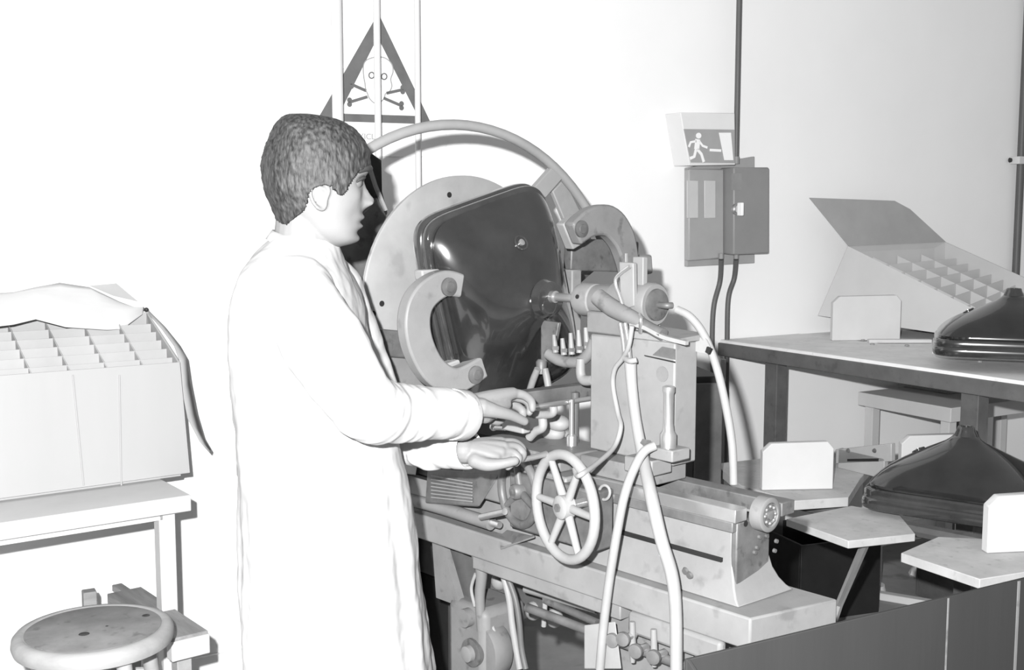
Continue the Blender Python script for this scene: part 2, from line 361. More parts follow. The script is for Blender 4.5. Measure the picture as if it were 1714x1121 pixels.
# sheet of paper over the back of the carton
t2 = thing('cover_sheet', 'white paper sheet draped over the back of the divided carton', 'paper', (A.x, A.y, 0), ang)
pts = [(-60, 552), (22, 545), (60, 533), (110, 545), (180, 553), (205, 552), (238, 524)]
bot = [TF.Y(x, y, tr.y + 0.14 + 0.15 * k / 6) for k, (x, y) in enumerate(pts)]
top = [TF.Y(x, y, tr.y + dxy + 0.03) for x, y in ((-60, 496), (22, 488), (60, 478), (100, 474), (150, 482), (200, 503), (243, 519))]
mb = MB(); rows = []
for r_ in range(9):
    k = r_ / 8
    rows.append([mb.bm.verts.new(lerp(a, b, k) + Vector((0, 0, 0.012 * math.sin(k * PI) + 0.004 * math.sin(i * 1.7 + r_)))) for i, (a, b) in enumerate(zip(bot, top))])
for r_ in range(8):
    for i in range(6): f = mb.bm.faces.new((rows[r_][i], rows[r_][i + 1], rows[r_ + 1][i + 1], rows[r_ + 1][i])); f.smooth = True
o = obj('sheet', mb, 'paper', t2); s_ = o.modifiers.new('s', 'SOLIDIFY'); s_.thickness = 0.002
a = TF.Y(150, 478, tr.y + dxy + 0.045); b = TF.Y(195, 474, tr.y + dxy + 0.045); c = TF.Y(232, 505, tr.y + dxy + 0.045); d = TF.Y(190, 495, tr.y + dxy + 0.045)
obj('torn_corner', MB().prism([a, b, c, d], (0, 0.002, 0)), 'paper_grey', t2)
c = TF.Y(245, 518, tr.y + dxy - 0.01); obj('tied_knot', MB().sphere(c, 0.007), 'dark', t2)
# torn strip hanging at the right side
t2 = thing('torn_flap', 'torn grey strip hanging down the right side of the divided carton', 'paper', (A.x, A.y, 0), ang)
L1 = [(247, 522), (270, 548), (292, 578), (302, 606), (305, 650), (315, 700), (335, 738), (351, 756)]
L2 = [(250, 520), (276, 546), (300, 576), (312, 598), (318, 640), (328, 690), (340, 730), (353, 752)]
yy = [tbr.y - 0.0, tbr.y - .10, tr.y + 0.14, tr.y + 0.05, tr.y + 0.04, tr.y + 0.04, tr.y + .04, tr.y + .04]
mb = MB(); va = []
for (p, r_, y) in zip(L1, L2, yy):
    va.append((mb.bm.verts.new(TF.Y(*p, y)), mb.bm.verts.new(TF.Y(*r_, y + 0.03))))
for k in range(len(va) - 1): mb.bm.faces.new((va[k][0], va[k][1], va[k + 1][1], va[k + 1][0]))
o = obj('strip', mb, 'paper_grey', t2); s_ = o.modifiers.new('s', 'SOLIDIFY'); s_.thickness = 0.0025

# stool
c = atz(157, 1050, 0.55); R = 0.187
t = thing('round_stool', 'round wooden stool with worn dark seat in front of the side table', 'stool', (c.x, c.y, 0), 0.3)
obj('seat_rim', MB().lathe([(0.505, 0.13), (0.505, R - 0.018), (0.512, R - 0.004), (0.525, R), (0.540, R - 0.002), (0.549, R - 0.010), (0.551, R - 0.022), (0.549, R - 0.027), (0.5485, R - 0.028)], (0, 0, 0), (0, 0, 1), 56), 'wood_pale', t)
obj('seat_board', MB().lathe([(0.53, R - 0.03), (0.5495, R - 0.03), (0.5505, R - 0.033)], (0, 0, 0), (0, 0, 1), 56), 'seat', t)
for k in range(3):
    x, y = ((-0.02, -0.04), (0.03, 0.0), (0.12, 0.05))[k]
    obj('knot_hole', MB().lathe([(0.5503, (0.013, 0.004, 0.010)[k]), (0.5511, (0.012, 0.003, 0.009)[k])], (x, y, 0), (0, 0, 1), 14), 'dark', t)
legs = []
for k in range(4):
    a = PI / 4 + k * PI / 2 - 0.25; top_ = Vector((0.135 * math.cos(a), 0.135 * math.sin(a), 0.51)); bt = Vector((0.205 * math.cos(a), 0.205 * math.sin(a), 0.0))
    legs.append((top_, bt)); obj('leg', MB().tube([top_, lerp(top_, bt, .5), bt], [0.018, 0.019, 0.014], 12), 'wood_pale', t)
for k in range(4):
    a, b = legs[k], legs[(k + 1) % 4]; kk = 0.22 + 0.12 * (k % 2); obj('rung', MB().tube([lerp(*a, kk), lerp(*b, kk)], 0.009, 8, sub=1), 'wood_pale', t)

# low trestle behind the stool
P1 = atz(212, 990, 0.46); P2 = atz(318, 1062, 0.46)
ang2 = math.atan2(P2.y - P1.y, P2.x - P1.x); t = thing('wooden_trestle', 'grey wooden trestle with a pale sawn end, low behind the round stool', 'trestle', (P2.x, P2.y, 0), ang2)
Ln = (P2 - P1).length
obj('plank', MB().box(-Ln - 0.02, 0, -0.05, 0.05, 0.43, 0.46), 'wood', t, 0.003)
obj('end_block', MB().box(-0.03, 0.006, -0.052, 0.052, 0.40, 0.452), 'white', t, 0.003)
obj('cross_plank', MB().box(-Ln - 0.12, -Ln - 0.02, 0.0, 0.03, 0.43, 0.45), 'wood', t, 0.003)
for x, y in ((-0.06, 0.0), (-Ln + 0.02, 0.0)):
    obj('leg', MB().box(x - 0.02, x + 0.02, y - 0.02, y + 0.02, 0, 0.425), 'wood_pale', t, 0.002)
c = atz(122, 1012, 0.5); t = thing('wood_offcut', 'short grey wooden post standing behind the round stool', 'wood block', (c.x, c.y + 0.12, 0), 0.5)
obj('post', MB().box(-0.018, 0.018, -0.018, 0.018, 0, 0.50), 'wood', t, 0.003)
# ================================================================ bulb funnels
def funnel(name, label, group, loc, rot, hs=1.0):
    t = bpy.data.objects.new(name, None); C.objects.link(t); t.matrix_world = Matrix.Translation(loc) @ rot
    tag(t, label, 'glass funnel', group)
    a, b = 0.203, 0.255; n = 72
    def ring(bm, h, f, e, z0=0):
        vs = []
        for k in range(n):
            th = 2 * PI * k / n; c, s = math.cos(th), math.sin(th)
            # superellipse, blending to a circle of radius min
            x = a * math.copysign(abs(c) ** (2 / e), c); y = b * math.copysign(abs(s) ** (2 / e), s)
            rc = f * (a + b) / 2; w = min(1, max(0, (0.75 - f) / 0.5))
            x, y = x * f * (1 - w) + rc * c * w, y * f * (1 - w) + rc * s * w
            vs.append(bm.verts.new((x, y, h)))
        return vs
    def loft(prof, cap0=True, cap1=True):
        bm = bmesh.new(); R = [ring(bm, *p) for p in prof]
        for i in range(len(R) - 1):
            for k in range(n):
                f = bm.faces.new((R[i][k], R[i][(k + 1) % n], R[i + 1][(k + 1) % n], R[i + 1][k])); f.smooth = True
        if cap0: bm.faces.new(R[0][::-1])
        if cap1: bm.faces.new(R[-1])
        return bm
    obj('rim', loft([(0, .965, 7), (0.003, .99, 7), (0.010, 1, 7), (0.020, 1, 7), (0.026, .992, 7), (0.029, .975, 7), (0.032, .98, 7), (0.045, .978, 7), (0.050, .965, 7), (0.052, .94, 6.5)]), 'glassrim', t)
    obj('cone', loft([(0.048, .90, 6), (0.053, .935, 6), (0.060, .94, 6), (0.072, .905, 5.4), (0.086, .845, 4.8), (0.100, .765, 4.2), (0.114, .67, 3.6), (0.128, .56, 3.0), (0.142, .44, 2.6), (0.153, .335, 2.3), (0.162, .25, 2), (0.170, .19, 2), (0.178, .15, 2)]), 'glass', t)
    obj('neck', MB().lathe([(0.172, .036), (0.182, .031), (0.192, .026), (0.199, .024), (0.201, .021), (0.200, .015), (0.192, .014)], (0, 0, 0), (0, 0, 1), 32), 'glassrim', t)
    # the anode contact, a small metal cup in a dark ring
    p = Vector((0.018, 0.142, 0.1255)); nr = Vector((.1, .50, 1)).normalized()
    obj('contact_ring', MB().tube([p + (nr.orthogonal().normalized() * math.cos(q) + nr.cross(nr.orthogonal()).normalized() * math.sin(q)) * 0.017 for q in [k * PI / 8 for k in range(16)]], 0.003, 8, closed=True, sub=1), 'glassrim', t)
    obj('contact_cup', MB().lathe([(-0.004, .008), (0.004, .008), (0.005, .006)], p, nr, 16), 'steel', t)
    for ch in t.children: ch.scale = (1, 1, hs)
    return t

# ================================================================ the glass lathe
LO = atz(1256, 1035, 0.81)
LF = Frame(LO.x, LO.y, math.radians(42))     # local x across the bed (away from the operator), local y along the bed (away from us)
LX, LYp, LZ = LF.X, LF.Y, LF.Z
lt = thing('glass_lathe', 'pale grey glass lathe with large steel faceplate, handwheels and long bed, worked by the man', 'machine', (LO.x, LO.y, 0), LF.a)
AX, AZ = 0.155, 1.328          # spindle axis
def P(nm, mb, m, bev=0.0, parent=lt, label=None): return obj(nm, mb, m, parent, bev, label)
P('base_slab', MB().hexa([(0, 0, .748), (.212, -.047, .748), (.212, 1.9, .748), (0, 1.9, .748), (0, 0, .81), (.212, -.047, .81), (.212, 1.9, .81), (0, 1.9, .81)]), 'paint_light', 0.004)
# skirt and pedestals
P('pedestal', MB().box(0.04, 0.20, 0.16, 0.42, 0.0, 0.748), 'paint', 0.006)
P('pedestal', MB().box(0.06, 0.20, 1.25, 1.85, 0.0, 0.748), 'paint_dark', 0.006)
P('under_tray', MB().box(0.01, 0.20, 0.33, 0.80, 0.715, 0.747), 'paint_light', 0.003)
g = [LX(1040, 1020, 0.0), LX(1112, 1050, 0.0), LX(1160, 1082, 0.0), LX(1150, 1072, 0)]
P('slab_lug', MB().box(-0.002, 0.02, 0.065, 0.30, 0.70, 0.747), 'paint_light', 0.008)
# bed with flared foot
lv = [(.811, .028, .196, .048), (.822, .033, .184, .058), (.838, .038, .171, .066), (.860, .043, .159, .073), (.885, .046, .153, .078), (.915, .047, .151, .080), (.955, .048, .150, .082)]
mb = MB(); RR = [[mb.bm.verts.new(v) for v in ((x0, s_, z), (x1, s_ - .008, z), (x1, 1.28, z), (x0, 1.28, z))] for z, x0, x1, s_ in lv]
for A_, B_ in zip(RR, RR[1:]):
    for k in range(4): mb.bm.faces.new((A_[k], A_[(k + 1) % 4], B_[(k + 1) % 4], B_[k]))
mb.bm.faces.new(RR[0][::-1]); mb.bm.faces.new(RR[-1])
P('bed_casting', mb, 'paint_light', 0.003)
P('end_plate', MB().box(0.046, 0.150, 0.068, 0.082, 0.845, 0.965), 'cast', 0.003)
P('groove_strip', MB().box(0.040, 0.048, 0.10, 1.25, 0.884, 0.892), 'black')
P('front_rail', MB().box(0.032, 0.068, 0.062, 1.30, 0.968, 0.994), 'steel', 0.002)
P('front_rail_base', MB().box(0.034, 0.080, 0.070, 1.29, 0.948, 0.968), 'cast', 0.002)
P('rear_rail', MB().box(0.148, 0.190, 0.040, 1.30, 0.965, 0.992), 'cast', 0.002)
P('rail_web', MB().box(0.068, 0.150, 0.09, 1.28, 0.935, 0.960), 'paint_dark')
c = LYp(1286, 861, 0.045)
eb = P('end_bearing', MB().lathe([(-0.02, .0335), (0.004, .0335), (0.006, .031), (0.006, .024), (0.0, .022)], c, (0, -1, 0), 40), 'paint', 0)
P('bearing_race', MB().lathe([(0, .021), (0.004, .021), (0.005, .018), (0.001, .015)], c, (0, -1, 0), 32), 'cast', parent=eb)
for k in range(8):
    a = k * PI / 4; P('bearing_ball', MB().sphere(c + Vector((0.0165 * math.cos(a), -0.004, 0.0165 * math.sin(a))), 0.004, n=10), 'steel', parent=eb)
P('bearing_hub', MB().lathe([(0, .009), (0.008, .009), (0.009, .004)], c, (0, -1, 0), 20), 'steel', parent=eb)
for x, y in ((1270, 898), (1282, 897), (1298, 905), (1266, 916), (1295, 921), (1262, 924)):
    P('end_screw', MB().lathe([(0, .0045), (0.005, .004)], LYp(x, y, 0.068), (0, -1, 0), 10), 'cast')
P('bolt_hole', MB().lathe([(0, .006), (0.001, .006)], LYp(1248, 876, 0.0675), (0, -1, 0), 12), 'black')
for x, y in ((1155, 962), (1148, 955)): P('plug_screw', MB().lathe([(0, .008), (0.005, .006)], LX(x, y, 0.033), (-1, 0, -.2), 12), 'cast')

# tailstock box
TX = 0.10
a = LX(990, 690, TX); b = LX(1130, 577, TX); s0, s1 = b.y, a.y
zt, zb = b.z + 0.004, LX(1130, 781, TX).z
P('tailstock_plate', MB().box(TX, TX + 0.072, s0, s1 + 0.005, zb, zt), 'paint_light', 0.004)
P('tailstock_foot', MB().box(TX - 0.055, TX + 0.066, s0 + 0.02, s1 - 0.02, 0.994, zb), 'paint', 0.003)
P('foot_clamp', MB().box(TX - 0.066, TX - 0.004, s0 + 0.0, s0 + 0.075, zb - 0.012, zb + 0.02), 'paint_light', 0.003)
P('tailstock_top', MB().hexa([(TX - .004, s0 - .01, zt), (TX + .09, s0 - .01, zt), (TX + .09, s0 + 0.13, zt), (TX - .004, s0 + .13, zt), (TX - .004, s0 - .01, zt + .008), (TX + .09, s0 - .012, zt + .014), (TX + .09, s0 + 0.13, zt + .02), (TX - .004, s0 + .13, zt + .018)]), 'paint_light', 0.002)
q = [LX(x, y, TX - 0.002) for x, y in ((1102, 590), (1130, 597), (1130, 606), (1080, 592), (1095, 592))]
P('slot_recess', MB().prism([LX(x, y, TX - 0.0015) for x, y in ((1108, 580), (1130, 584), (1130, 602), (1092, 594))], (0.001, 0, 0)), 'cast')
P('slot_line', MB().prism([LX(x, y, TX - 0.0015) for x, y in ((1078, 594), (1130, 605), (1130, 607.5), (1079, 596))], (0.001, 0, 0)), 'black')
P('worn_patch', MB().lathe([(0, .016), (0.001, .016)], LX(1108, 626, TX - 0.0015), (1, 0, 0), 16), 'paint')
# chrome peg in its socket
c = LX(1118, 750, TX - 0.035); dz = LX(1118, 645, TX - 0.035).z - c.z
P('clamp_lever', MB().lathe([(0, .017), (0.028, .017), (0.036, .012), (0.05, .0105), (dz - .016, .0105), (dz - .012, .0125), (dz - .002, .0125), (dz, .008)], c, (0, 0, 1), 24), 'steel')
P('lever_socket', MB().box(c.x - 0.022, c.x + 0.033, c.y - 0.03, c.y + 0.03, c.z - 0.022, c.z + 0.002), 'paint_light', 0.003)
P('socket_nut', MB().lathe([(0, .010), (0.014, .010)], c + Vector((-0.022, 0.032, 0.006)), (0, 1, 0), 6, smooth=False), 'cast')
# spindle head on the tailstock
def ax(s): return Vector((AX, s, AZ))
sd = LX(1098, 510, AX).y; zz = LX(1098, 510, AX).z; AZ2 = zz
def ax2(s): return Vector((AX, s, AZ2))
qd_ = P('quill_drum', MB().lathe([(0, .043), (.004, .046), (.05, .046), (.052, .043), (.058, .043), (.06, .046), (.105, .046), (.108, .036), (.17, .034)], ax2(sd - .0), (0, 1, 0), 40), 'paint', 0)
P('drum_cover', MB().lathe([(0, .034), (-.006, .033), (-.008, .026), (-.008, .012)], ax2(sd), (0, 1, 0), 32), 'cast', parent=qd_)
P('hose_nipple', MB().tube([ax2(sd - .006), ax2(sd - .028), ax2(sd - .034) + Vector((.012, 0, 0))], .007, 10), 'cast', parent=qd_)
P('drum_saddle', MB().box(AX - .045, AX + .03, sd + .01, sd + .16, zt, AZ2 - .02), 'paint', 0.004)
sc = LX(975, 508, AX).y
P('quill', MB().lathe([(sd + .10, .026), (sc - .02, .026)], (AX, 0, AZ2), (0, 1, 0), 32), 'paint_light')
P('chuck', MB().lathe([(sc - .05, .026), (sc - .042, .036), (sc - .01, .038), (sc + .004, .034), (sc + .010, .022), (sc + .012, .01)], (AX, 0, AZ2), (0, 1, 0), 36), 'paint_light')
P('mandrel', MB().lathe([(sc + .0, .010), (sc + .085, .010), (sc + .086, .014), (sc + .105, .014), (sc + .108, .006)], (AX, 0, AZ2), (0, 1, 0), 20), 'steel')
P('neck_cup', MB().lathe([(0, .030), (.004, .040), (.022, .046), (.026, .044), (.022, .040), (.006, .030)], (AX, sc + .098, AZ2 - .006), (0, 1, 0), 36), 'glassrim')
P('chuck_screw', MB().lathe([(0, .005), (.002, .005)], ax2(sc - .02) + Vector((-.036, 0, .008)), (-1, 0, .2), 10), 'black')
# upright bracket with bent pipe
sb = LX(1048, 480, AX - .05).y
P('upright_bracket', MB().prism([LX(x, y, AX - .05) for x, y in ((1036, 438), (1060, 440), (1061, 512), (1050, 516), (1038, 505))], (0.012, 0, 0)), 'paint_light', 0.002)
P('bracket_finger', MB().box(AX - .02, AX - .005, sb - .02, sb + .01, AZ2 + .03, AZ2 + .10), 'paint_light', 0.002)
P('bent_pipe', MB().tube([LX(x, y, AX - .056) for x, y in ((1054, 446), (1040, 456), (1031, 466), (1031, 478), (1036, 492), (1042, 510))], .0042, 10), 'steel')
P('bracket_pin', MB().tube([LX(1048, 424, AX - .04), LX(1048, 445, AX - .04)], .004, 8, sub=1), 'steel')
# flexible sleeve and lever sloping down over the drum
P('sloping_sleeve', MB().tube([LX(x, y, AX - .062) for x, y in ((1000, 496), (1025, 515), (1060, 533), (1075, 541))], [.018, .019, .016, .013], 16), 'paint')
P('sleeve_tip', MB().tube([LX(x, y, AX - .062) for x, y in ((1074, 541), (1090, 550), (1110, 560))], [.0125, .012, .0135], 16), 'cast')
P('sleeve_band', MB().tube([LX(1071, 527, AX - .068), LX(1073, 535, AX - .080), LX(1072, 556, AX - .066)], .0045, 8), 'steel')
P('hose_strap', MB().band(smooth_path([LX(x, y, AX - .07) for x, y in ((1056, 541), (1080, 548), (1112, 564), (1150, 574))] ), .008, .010, (1, 0, 0)), 'hose')
# burner manifold with jets under the neck
bs = LX(955, 600, AX - .03)
mb = MB(); P('manifold_pipe', MB().tube([LX(x, y, AX - .04) for x, y in ((918, 592), (940, 604), (968, 605), (985, 592), (996, 568))], .013, 12), 'paint')
for k, (x, y, x2, y2) in enumerate(((930, 590, 927, 560), (944, 594, 941, 566), (957, 593, 955, 557), (970, 590, 968, 552), (983, 583, 980, 548))):
    bj = P('burner_jet', MB().tube([LX(x, y, AX - .045), LX((x + x2) / 2, (y + y2) / 2, AX - .045), LX(x2, y2, AX - .045)], [.0075, .006, .0045], 10), 'paint_light')
    P('jet_nut', MB().lathe([(0, .0085), (.008, .0085)], LX(x, y - 5, AX - .045), (0, 0, 1), 6, smooth=False), 'cast', parent=bj)
P('elbow_pipe', MB().tube([LX(x, y, AX - .05) for x, y in ((972, 600), (972, 625), (978, 636), (992, 636))], [.010, .011, .012, .011], 12), 'paint_light')
P('jet_bracket', MB().prism([LX(x, y, AX + .0) for x, y in ((905, 535), (935, 540), (925, 595), (905, 612))], (0.01, 0, 0)), 'cast', 0.002)
P('burner_head', MB().lathe([(0, .012), (.028, .013), (.034, .008)], LX(906, 625, AX - .0), (0, 0, 1), 16), 'cast')
for xx, x2 in ((900, 886), (912, 919)):
    P('support_foot', MB().tube([LX(xx, 617, AX - .02), LX((xx + x2) / 2, 634, AX - .02), LX(x2, 655, AX - .02)], [.008, .0085, .008], 10), 'paint_light')
# cross bar and sliding rod in front
BS = 0.60
a = LYp(850, 670, BS); b = LYp(1000, 650, BS); bz = (a.z + b.z) / 2
P('guide_bar', MB().hexa([(a.x, BS - .006, a.z - .016), (b.x, BS - .006, b.z - .016), (b.x, BS + .03, b.z - .016), (a.x, BS + .03, a.z - .016), (a.x, BS - .006, a.z + .014), (b.x, BS - .006, b.z + .014), (b.x, BS + .03, b.z + .014), (a.x, BS + .03, a.z + .014)]), 'cast', 0.002)
a2 = LYp(888, 682, BS - .02); b2 = LYp(1000, 665, BS - .02)
P('slide_rod', MB().tube([a2, b2], .0062, 12, sub=1), 'steel')
c = LYp(957, 668, BS - .03); c2 = LYp(957, 752, BS - .03)
P('support_rod', MB().tube([c, (c.x, c.y, c2.z)], .0062, 12, sub=1), 'steel')
P('rod_collar', MB().lathe([(0, .012), (.03, .012), (.034, .009)], (c.x, c.y, c2.z), (0, 0, 1), 18), 'steel')
P('dark_post', MB().tube([(c.x + .03, c.y + .02, bz), (c.x + .03, c.y + .02, 1.03)], .010, 10, sub=1), 'paint_dark')
# little valves and fittings held near the hands
VT = -0.045
def V(x, y, t=VT): return LX(x, y, t)
vb = P('valve_block', MB().box(VT - .012, VT + .012, V(882, 700).y, V(846, 700).y, V(865, 722).z, V(865, 703).z), 'hose', 0.004)
P('valve_stem', MB().tube([V(846, 716), V(828, 715)], .006, 10, sub=1), 'steel', parent=vb)
P('valve_knob', MB().sphere(V(826, 714), .0095), 'steel', parent=vb)
P('valve_pin', MB().tube([V(830, 694), V(840, 710)], .004, 8, sub=1), 'steel')
P('tee_fitting', MB().tube([V(880, 690, 0), V(900, 694, 0), V(924, 692, 0), V(926, 680, 0)], .009, 10), 'hose_grey')
P('tee_fitting', MB().tube([V(908, 700, 0), V(908, 715, 0), V(896, 722, 0), V(886, 732, 0)], .010, 10), 'hose_grey')
P('tee_collar', MB().lathe([(0, .012), (.012, .012)], V(893, 692, -.004), (0, 1, 0), 6, smooth=False), 'steel')

# faceplate, clamps
fp = P('faceplate', MB().lathe([(0.995, .304), (0.997, .308), (1.006, .308), (1.008, .304)], (AX, 0, AZ), (0, 1, 0), 96), 'disc')
P('faceplate_hub', MB().lathe([(.93, .07), (.996, .085)], (AX, 0, AZ), (0, 1, 0), 40), 'cast')
for x, y in ((752, 326), (639, 508), (625, 525)):
    c = LYp(x, y, .995); P('plate_hole', MB().lathe([(0, .007), (.001, .007)], c - Vector((0, .001, 0)), (0, 1, 0), 14), 'black', parent=fp)
P('headstock', MB().lathe([(1.01, .12), (1.05, .16), (1.08, .20), (1.30, .21), (1.5, .21), (1.52, .16)], (AX, 0, AZ), (0, 1, 0), 56), 'cast')
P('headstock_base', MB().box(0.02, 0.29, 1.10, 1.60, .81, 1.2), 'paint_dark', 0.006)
CS = 0.80
def Cc(x, y, s=CS): return LYp(x, y, s)
pL = smooth_path([Cc(768, 478), Cc(740, 474), Cc(712, 490), Cc(696, 515), Cc(693, 550), Cc(703, 588), Cc(725, 622), Cc(760, 636), Cc(805, 612)], 6)
nb = len(pL); ws = [.052 + .018 * math.sin(PI * k / (nb - 1)) for k in range(nb)]
ca1 = P('clamp_arm', MB().band(pL, ws, .035, (0, 1, 0)), 'paint_light', 0.006)
pR = smooth_path([Cc(958, 392), Cc(985, 372), Cc(1015, 370), Cc(1037, 395), Cc(1048, 430), Cc(1054, 468)], 6)
nb = len(pR); ws = [.060 + .020 * math.sin(PI * k / (nb - 1)) - .030 * max(0, k / (nb - 1) - .5) for k in range(nb)]
ca2 = P('clamp_arm', MB().band(pR, ws, .035, (0, 1, 0)), 'paint', 0.006)
for qd, nm in ((((706, 452), (770, 448), (774, 494), (745, 500), (735, 480), (708, 470)), 'clamp_pad'), (((745, 610), (800, 590), (817, 632), (780, 650), (748, 640)), 'clamp_pad'),
               (((943, 375), (966, 358), (982, 405), (960, 418)), 'clamp_pad')):
    P(nm, MB().prism([Cc(x, y, CS + .019) for x, y in qd], (0, .03, 0)), 'hose', 0.004)
for x, y in ((750, 480), (795, 627), (972, 383)):
    P('clamp_bolt', MB().lathe([(0, .021), (.006, .021), (.008, .012), (.010, .011)], Cc(x, y, CS - .017), (0, -1, 0), 24), 'cast', parent=ca2 if x > 900 else ca1)
# arms of the carrier behind the bulb
P('carrier_arm', MB().band([LYp(950, 425, .93), LYp(1062, 430, .93)], .085, .03, (0, 1, 0)), 'cast', 0.004)
P('carrier_arm', MB().band([LYp(600, 570, .93), LYp(720, 580, .93)], .062, .03, (0, 1, 0)), 'cast', 0.004)
P('carrier_arm', MB().band([LYp(640, 610, .95), LYp(760, 640, .95)], .065, .03, (0, 1, 0)), 'paint', 0.004)
#P('carrier_ring', MB().tube([Vector((AX + .27 * math.cos(k * PI / 16), .955, AZ + .27 * math.sin(k * PI / 16))) for k in range(32)], .012, 8, closed=True, sub=1), 'cast')
P('carrier_post', MB().box(.395, .43, .86, .96, 1.15, 1.40), 'paint_light', 0.004)
P('carrier_block', MB().prism([LYp(x, y, .86) for x, y in ((1062, 428), (1092, 426), (1094, 458), (1066, 462))], (0, .05, 0)), 'paint_light', 0.006)

# guard hoop behind the faceplate
hc = Vector((.245, 1.12, 1.175)); HR = .595
ga = [math.radians(d) for d in range(24, 140, 4)]
P('guard_hoop', MB().tube([hc + Vector((HR * math.cos(a) * (1.02), 0, HR * math.sin(a))) for a in ga], .0135, 12, sub=1), 'ring')
P('hoop_strut', MB().band([LYp(935, 283, 1.125), LYp(880, 345, 1.125), LYp(850, 380, 1.125)], .05, .02, (0, 1, 0)), 'ring', 0.003)
P('hoop_plate', MB().prism([LYp(x, y, 1.14) for x, y in ((925, 320), (945, 300), (985, 380), (1000, 440), (975, 440))], (0, .015, 0)), 'hose_grey', 0.003)
P('hoop_stay', MB().tube([hc + Vector((HR * math.cos(ga[0]), 0, HR * math.sin(ga[0]))), (.60, 1.13, 1.30), (.30, 1.2, 1.2)], .013, 8, sub=1), 'cast')
P('guard_plate', MB().prism([LYp(x, y, 1.16) for x, y in ((596, 258), (617, 252), (630, 262), (639, 268), (640, 320), (649, 356), (630, 400), (560, 430))], (0, .02, 0)), 'black', 0.002)
P('guard_edge', MB().band([LYp(x, y, 1.135) for x, y in ((617, 275), (628, 310), (645, 352))], .007, .01, (0, 1, 0)), 'hose_grey')
P('guard_cover', MB().prism([LYp(x, y, 1.13) for x, y in ((560, 400), (620, 345), (632, 330), (648, 362), (620, 420), (600, 500), (560, 560))], (0, .02, 0)), 'cast', 0.003)

# handwheels
def handwheel(c, R, r, nsp, m, off, hub=.026):
    t_ = []
    tv = Vector((math.sin(.19), math.cos(.19), 0)); wn = Vector((-math.cos(.19), math.sin(.19), 0)); UP = Vector((0, 0, 1))
    rim = [c + tv * R * math.cos(k * 2 * PI / 40) + UP * R * math.sin(k * 2 * PI / 40) for k in range(40)]
    w = P('handwheel', MB().tube(rim, r, 14, closed=True, sub=1), m)
    for k in range(nsp):
        a = off + k * 2 * PI / nsp
        P('spoke', MB().tube([c - wn * .004, c + tv * R * math.cos(a) + UP * R * math.sin(a)], [.0095, .007], 10, sub=1), m, parent=w)
    P('hub', MB().lathe([(-.012, hub), (.012, hub), (.016, hub * .8), (.016, hub * .35)], c, wn, 28), m, parent=w)
    P('hub_nut', MB().lathe([(.014, hub * .4), (.020, hub * .38)], c, wn, 6, smooth=False), 'cast', parent=w)
    return w
wc = LX(945, 848, -.10); w = handwheel(wc, .105, .0105, 6, 'hose', math.radians(0), .024)
P('wheel_axle', MB().tube([wc, wc + Vector((.17, 0, 0))], .010, 12, sub=1), 'steel')
rp = LX(912, 760, -.10); P('crank_handle', MB().tube([rp + Vector((.004, 0, 0)), rp + Vector((-.045, .0, -.002)), rp + Vector((-.095, .012, -.004))], [.0065, .0055, .0065], 12), 'steel', parent=w)
wc2 = LX(868, 822, -.04); w2 = handwheel(wc2, .072, .0095, 3, 'cast', math.radians(80), .017)
P('wheel_axle', MB().tube([wc2, wc2 + Vector((.12, 0, 0))], .008, 12, sub=1), 'steel')
a = LX(805, 865, -.05); b = LX(845, 856, -.06); P('crank_handle', MB().tube([a, b], .0075, 10, sub=1), 'steel', parent=w2)
# carriage with apron and cover
P('carriage', MB().box(-0.02, 0.20, .46, .80, .90, .995), 'paint', 0.005)
P('carriage_apron', MB().box(-0.035, 0.02, .36, .62, .86, .985), 'cast', 0.005)
P('carriage_top', MB().box(0.0, 0.17, .50, .78, .995, 1.03), 'paint', 0.005)
P('ribbed_cover', MB().hexa([LX(712, 842, -.03), LX(802, 848, -.03), LX(802, 848, .02), LX(712, 842, .02), LX(716, 782, -.02), LX(838, 792, -.02), LX(838, 792, .02), LX(716, 782, .02)]), 'cast', 0.004)
for k in range(7):
    y = 800 + k * 6
    P('cover_rib', MB().tube([LX(722, y - 4, -.031), LX(790, y + 8 - k * .8, -.031)], .0018, 6, sub=1), 'paint_light')
P('lead_tube', MB().tube([LX(672, 832, -.012), LX(740, 850, -.012), LX(822, 876, -.012)], .0155, 14), 'paint')
P('tube_end', MB().lathe([(0, .009), (.03, .008)], LX(822, 874, -.012), (0, -1, 0), 14), 'steel')
#P('lead_screw', MB().tube([(-.01, .10, .895), (-.01, .70, .895)], .006, 10, sub=1), 'cast')
#P('slab_rod', MB().tube([(.018, .02 + .10, .815), (.018, 1.5, .815)], .004, 8, sub=1), 'cast')
P('cover_plate', MB().hexa([LX(838, 920, -.004), LX(895, 900, -.004), LX(895, 896, .05), LX(830, 880, .05), LX(838, 917, -.006), LX(895, 897, -.006), LX(895, 893, .05), LX(830, 877, .05)]), 'paint', 0.001)
P('motor_box', MB().hexa([LX(672, 792, 0.0), LX(696, 795, 0.0), LX(696, 795, .05), LX(672, 792, .05), LX(672, 762, 0.0), LX(700, 768, 0.0), LX(700, 768, .05), LX(672, 762, .05)]), 'hose', 0.002)
P('gauge_ring', MB().tube([LX(1012 + 9 * math.cos(k * PI / 5), 824 + 12 * math.sin(k * PI / 5), -.012) for k in range(10)], .003, 8, closed=True, sub=2), 'hose_grey')
# white blobs behind the wheel: porcelain insulators on the far rail
for x, y in ((926, 724), (934, 708)):
    P('insulator', MB().sphere(LX(x, y, .14), .026, (1, 1.2, .75)), 'hose')
P('far_rail_cover', MB().box(.17, .20, .35, 1.2, .99, 1.02), 'paint')

